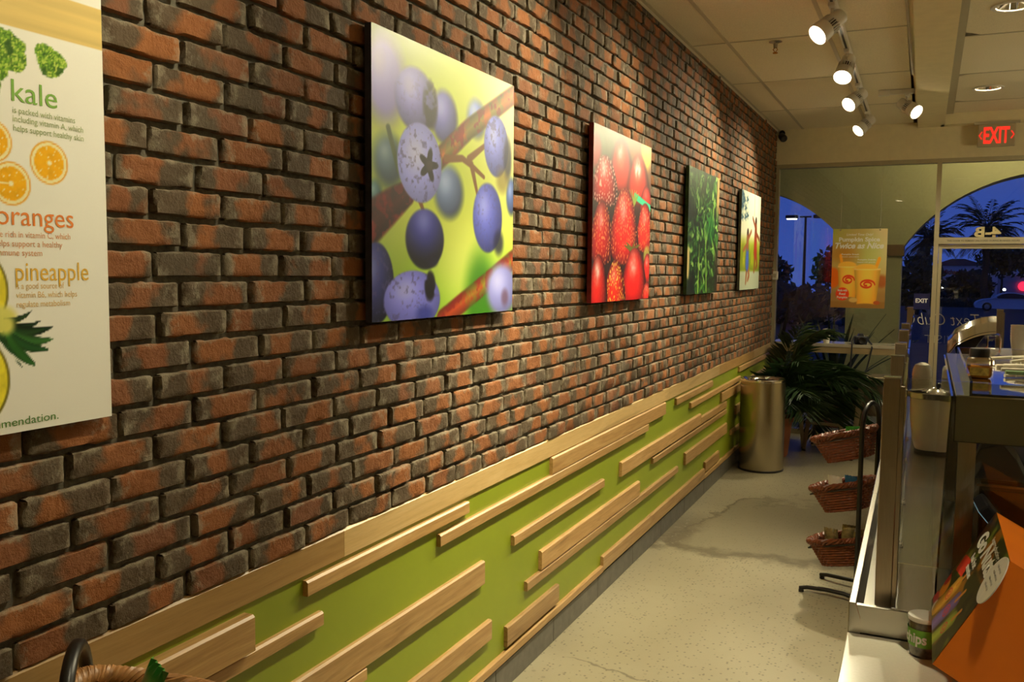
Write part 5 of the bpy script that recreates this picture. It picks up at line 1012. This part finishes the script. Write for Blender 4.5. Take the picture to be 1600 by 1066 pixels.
for s in range(2):
    for k in range(nn - 1):
        for j in range(4): a = s * nn * 5 + k * 5 + j; fs.append((a, a + 5, a + 6, a + 1) if s == 0 else (a + 1, a + 6, a + 5, a))
MB().add(vs, fs).build('hood_shell', M_CHROME, hd, True)
MB().prism([(-.060, 0), (.0, 0), (.005, .03), (.075, .145), (.085, .158), (.06, .150), (-.02, .105), (-.075, .085)], lambda x, z: (x, -.035, z), lambda x, z: (x, .035, z)).build('arm', M_BLACK, hd, bevel=.004)
for x, y, w, h, lb in [(1.775, 4.62, .050, .085, 'clear rectangular blender cover nearest the right guard post'), (1.745, 4.86, .042, .11, 'clear rectangular blender cover behind the chrome hood')]:
    t = empty('blender_cover', (x, y, 1.336), 0, lb, 'cover'); MB().box(-w, w, -w, w, 0, h).build('shell', M_ACRYL, t, bevel=.014); MB().box(-w * .9, w * .9, -w * .9, w * .9, h, h + .006).build('top_panel', M_ACRYL, t, bevel=.003)
cup_stack('cup_stack', 1.895, 4.62, 1.336, .034, 6, 'stack of white paper cups at the right edge', M_PAPER, False, .70, .012, .075)
# payment terminal and monitor
pm = empty('register_monitor', (0, 2.30, 1.173), 0, 'dark blue-grey register monitor seen from behind', 'monitor')
MB().prism([(1.625, .01), (1.650, .086), (1.700, .104), (1.735, .062), (1.76, .01)], lambda x, z: (x, .225, z), lambda x, z: (x + .01, .36, z)).build('back_shell', M_BLUEPL, pm, bevel=.004); MB().box(1.66, 1.74, .26, .34, 0, .015).build('foot', M_DARK, pm)
cr = empty('card_reader', (1.648, 2.305, .866), 0, 'black payment terminal with a lit screen behind the orange box', 'card reader')
A = Matrix.Rotation(math.radians(-38), 3, 'Y') @ Matrix.Rotation(math.radians(15), 3, 'X')
def obox(mb, c, A, hx, hy, hz):
    return mb.add([Vector(c) + A @ Vector((sx * hx, sy * hy, sz * hz)) for sz in (-1, 1) for sx, sy in ((-1, -1), (1, -1), (1, 1), (-1, 1))], [(3, 2, 1, 0), (4, 5, 6, 7), (0, 1, 5, 4), (1, 2, 6, 5), (2, 3, 7, 6), (3, 0, 4, 7)])
obox(MB(), (0.018, .0, .285), A, .014, .034, .036).build('body', M_DARK, cr, bevel=.006); obox(MB(), Vector((0.018, .0, .285)) + A @ Vector((-.0148, -.0, .002)), A, .0006, .026, .026).build('screen', M_SCREEN, cr)
MB().tube([(.03, .0, 0.004), (.03, .0, .15), (.025, .0, .265)], .010, 10).build('stalk', M_BLACK, cr, True); MB().lathe([(0, 0), (.03, 0), (.03, .006), (.012, .010)], (.03, .0, 0), 20).build('base', M_BLACK, cr)
# ---- orange display box, tipped back
def display_box():
    y0, y1 = 1.86, 2.235; C_ = Vector((1.554, 0, .950)); th = math.radians(28.8); up = Vector((math.sin(th), 0, math.cos(th))); dn = Vector((math.cos(th), 0, -math.sin(th))); H, D = .252, .243
    t = empty('display_box', (0, 0, 0), 0, 'orange counter display box with smoothie print, tipped back on the cream counter', 'display box')
    q = [C_, C_ + dn * D, C_ + dn * D + up * H, C_ + up * H]; MB().add([v + Vector((0, y0, 0)) for v in q] + [v + Vector((0, y1, 0)) for v in q], [(0, 1, 2, 3), (7, 6, 5, 4), (0, 4, 5, 1), (1, 5, 6, 2), (2, 6, 7, 3), (3, 7, 4, 0)]).build('carton', M_ORANGE, t)
    MB().prism([(1.615, .831), (1.622, .831), (1.612, .917), (1.605, .921)], lambda x, z: (x, y0 + .05, z), lambda x, z: (x, y1 - .05, z)).build('easel_flap', M_ORANGE, t)
    p = Pic(110, 130, (60, 62, 24)); U, V = p.U, p.V     # u: far -> near, v: top -> bottom of the printed face
    n1 = fb(U, V, 5, 4, 90, 3); p.over(sm(.45, .62, n1), (110, 120, 40)); p.over(sm(.55, .7, fb(U, V, 4, 4, 95, 3)) * .9, (170, 110, 30)); p.over(sm(.3, .0, U) * sm(.6, .1, V) * .7, (80, 20, 14)); p.over(sm(.58, .7, fb(U, V, 6, 5, 99, 2)) * .7, (24, 26, 12)); p.over(sm(.75, 1, U) * sm(.3, .0, V) * .7, (90, 130, 40))
    def pop(a, b, w, c, swirl=True):
        m, d = p.line([a, b], w, .12); p.over(m, hexc(*c) * (1.1 - .3 * np.clip(d, 0, 1.2))[..., None]); vx, vy = b[0] - a[0], b[1] - a[1]
        p.over(p.line([b, (b[0] + vx * .42, b[1] + vy * .42)], .018, .3)[0], (214, 140, 50)); mx, my = a[0] + vx * .6, a[1] + vy * .6
        r_ = np.hypot((U - mx), (V - my)) / (w * .75); p.over(sm(.16, .06, np.abs(r_ - .8)) + sm(.16, .06, np.abs(r_ - .35)), (206, 60, 60))
    p.over(p.ell(.1, .80, .09, .10, .2)[0], (236, 150, 30)); p.over(p.ell(.06, .93, .1, .05, .2)[0], (190, 40, 40)); p.over(p.ell(.2, .95, .08, .06, .2)[0], (230, 220, 210)); p.over(p.ell(.03, .74, .06, .06, .2)[0], (180, 40, 40))
    pop((.25, .92), (.34, .62), .085, (226, 170, 60)); pop((.45, .98), (.56, .66), .085, (120, 100, 160)); pop((.66, 1.0), (.76, .72), .075, (160, 176, 60))
    p.over(p.poly([(.02, .46), (.26, .40), (.30, .56), (.05, .62)]), (214, 60, 36))
    W_, o = y1 - y0, -dn * .0012
    p.mesh('printed_face', lambda u, v: tuple(C_ + o + up * H * (1 - v) + Vector((0, y1 - u * W_, 0))), M_PRINTP, t)
    P_ = lambda u, v: C_ - dn * .0022 + up * H * (1 - v) + Vector((0, y1 - u * W_, 0)); wi = simple('white_ink', (.80, .77, .68), .5); R_ = Vector((0, -1, 0))
    text('Introducing', .15, P_(.40, .12), R_, up, wi, t, 'lettering', .02, .1, .012); text('Go', .10, P_(.10, .29), R_, up, wi, t, 'lettering', .05, .25, .040); text('Nuts', .16, P_(.40, .28), R_, up, wi, t, 'lettering', .05, .25, .042)
    text('Real fruit', .085, P_(.22, .40), R_, up, wi, t, 'lettering', .03, 0, .016); text('smoothies', .085, P_(.26, .48), R_, up, wi, t, 'lettering', .03, 0, .016)
    bd = MB(); cc = P_(.98, .20); k = 32; bd.add([cc + R_ * (.062 * math.cos(2 * PI * i / k)) + up * (.050 * math.sin(2 * PI * i / k)) - dn * .002 for i in range(k)] + [cc + R_ * (.062 * math.cos(2 * PI * i / k)) + up * (.050 * math.sin(2 * PI * i / k)) for i in range(k)], [tuple(range(k))] + [tuple(range(2 * k - 1, k - 1, -1))] + [(i, k + i, k + (i + 1) % k, (i + 1) % k) for i in range(k)]); b_ = bd.build('round_badge', M_PAPER, t)
    for i in range(4): text('made with fruit', .062 - .006 * abs(i - 1), cc + R_ * -.030 + up * (.022 - .014 * i) - dn * .0026, R_, up, M_TXT, b_, 'small_print', 0, 0, .007)
display_box()
cu_ = empty('snack_tub', (1.540, 2.205, .83), 0, 'clear snack tub with a green label and white lid behind the orange box', 'tub')
MB().lathe([(0, .002), (.029, .0), (.031, .006), (.033, .082), (.033, .085)], (0, 0, 0), 36).build('cup_body', M_ACRYL, cu_, True); MB().lathe([(0, .004), (.028, .004), (.0318, .083), (0, .083)], (0, 0, 0), 36).build('filling', simple('tub_filling', (.30, .25, .19), .5, 0, .5, 60, .1), cu_, True)
MB().lathe([(.0327, .026), (.0346, .066)], (0, 0, 0), 40).build('label_band', simple('label_green', (.16, .42, .03), .4, 0, .05, 12, 0), cu_, True); MB().lathe([(.0345, .083), (.0355, .089), (.034, .093), (0, .093)], (0, 0, 0), 36).build('lid', M_WHITE, cu_, True)
ct = text('chips', .056, (0, 0, .036), (1, 0, 0), (0, 0, 1), simple('white_ink', (.80, .77, .68), .5), cu_, 'lettering', .03, 0, .024)
for v in ct.data.vertices:          # wrap the word round the tub, facing the till
    a_ = math.radians(-171) + v.co.x / .0352; v.co.x = .0356 * math.cos(a_); v.co.y = .0356 * math.sin(a_)
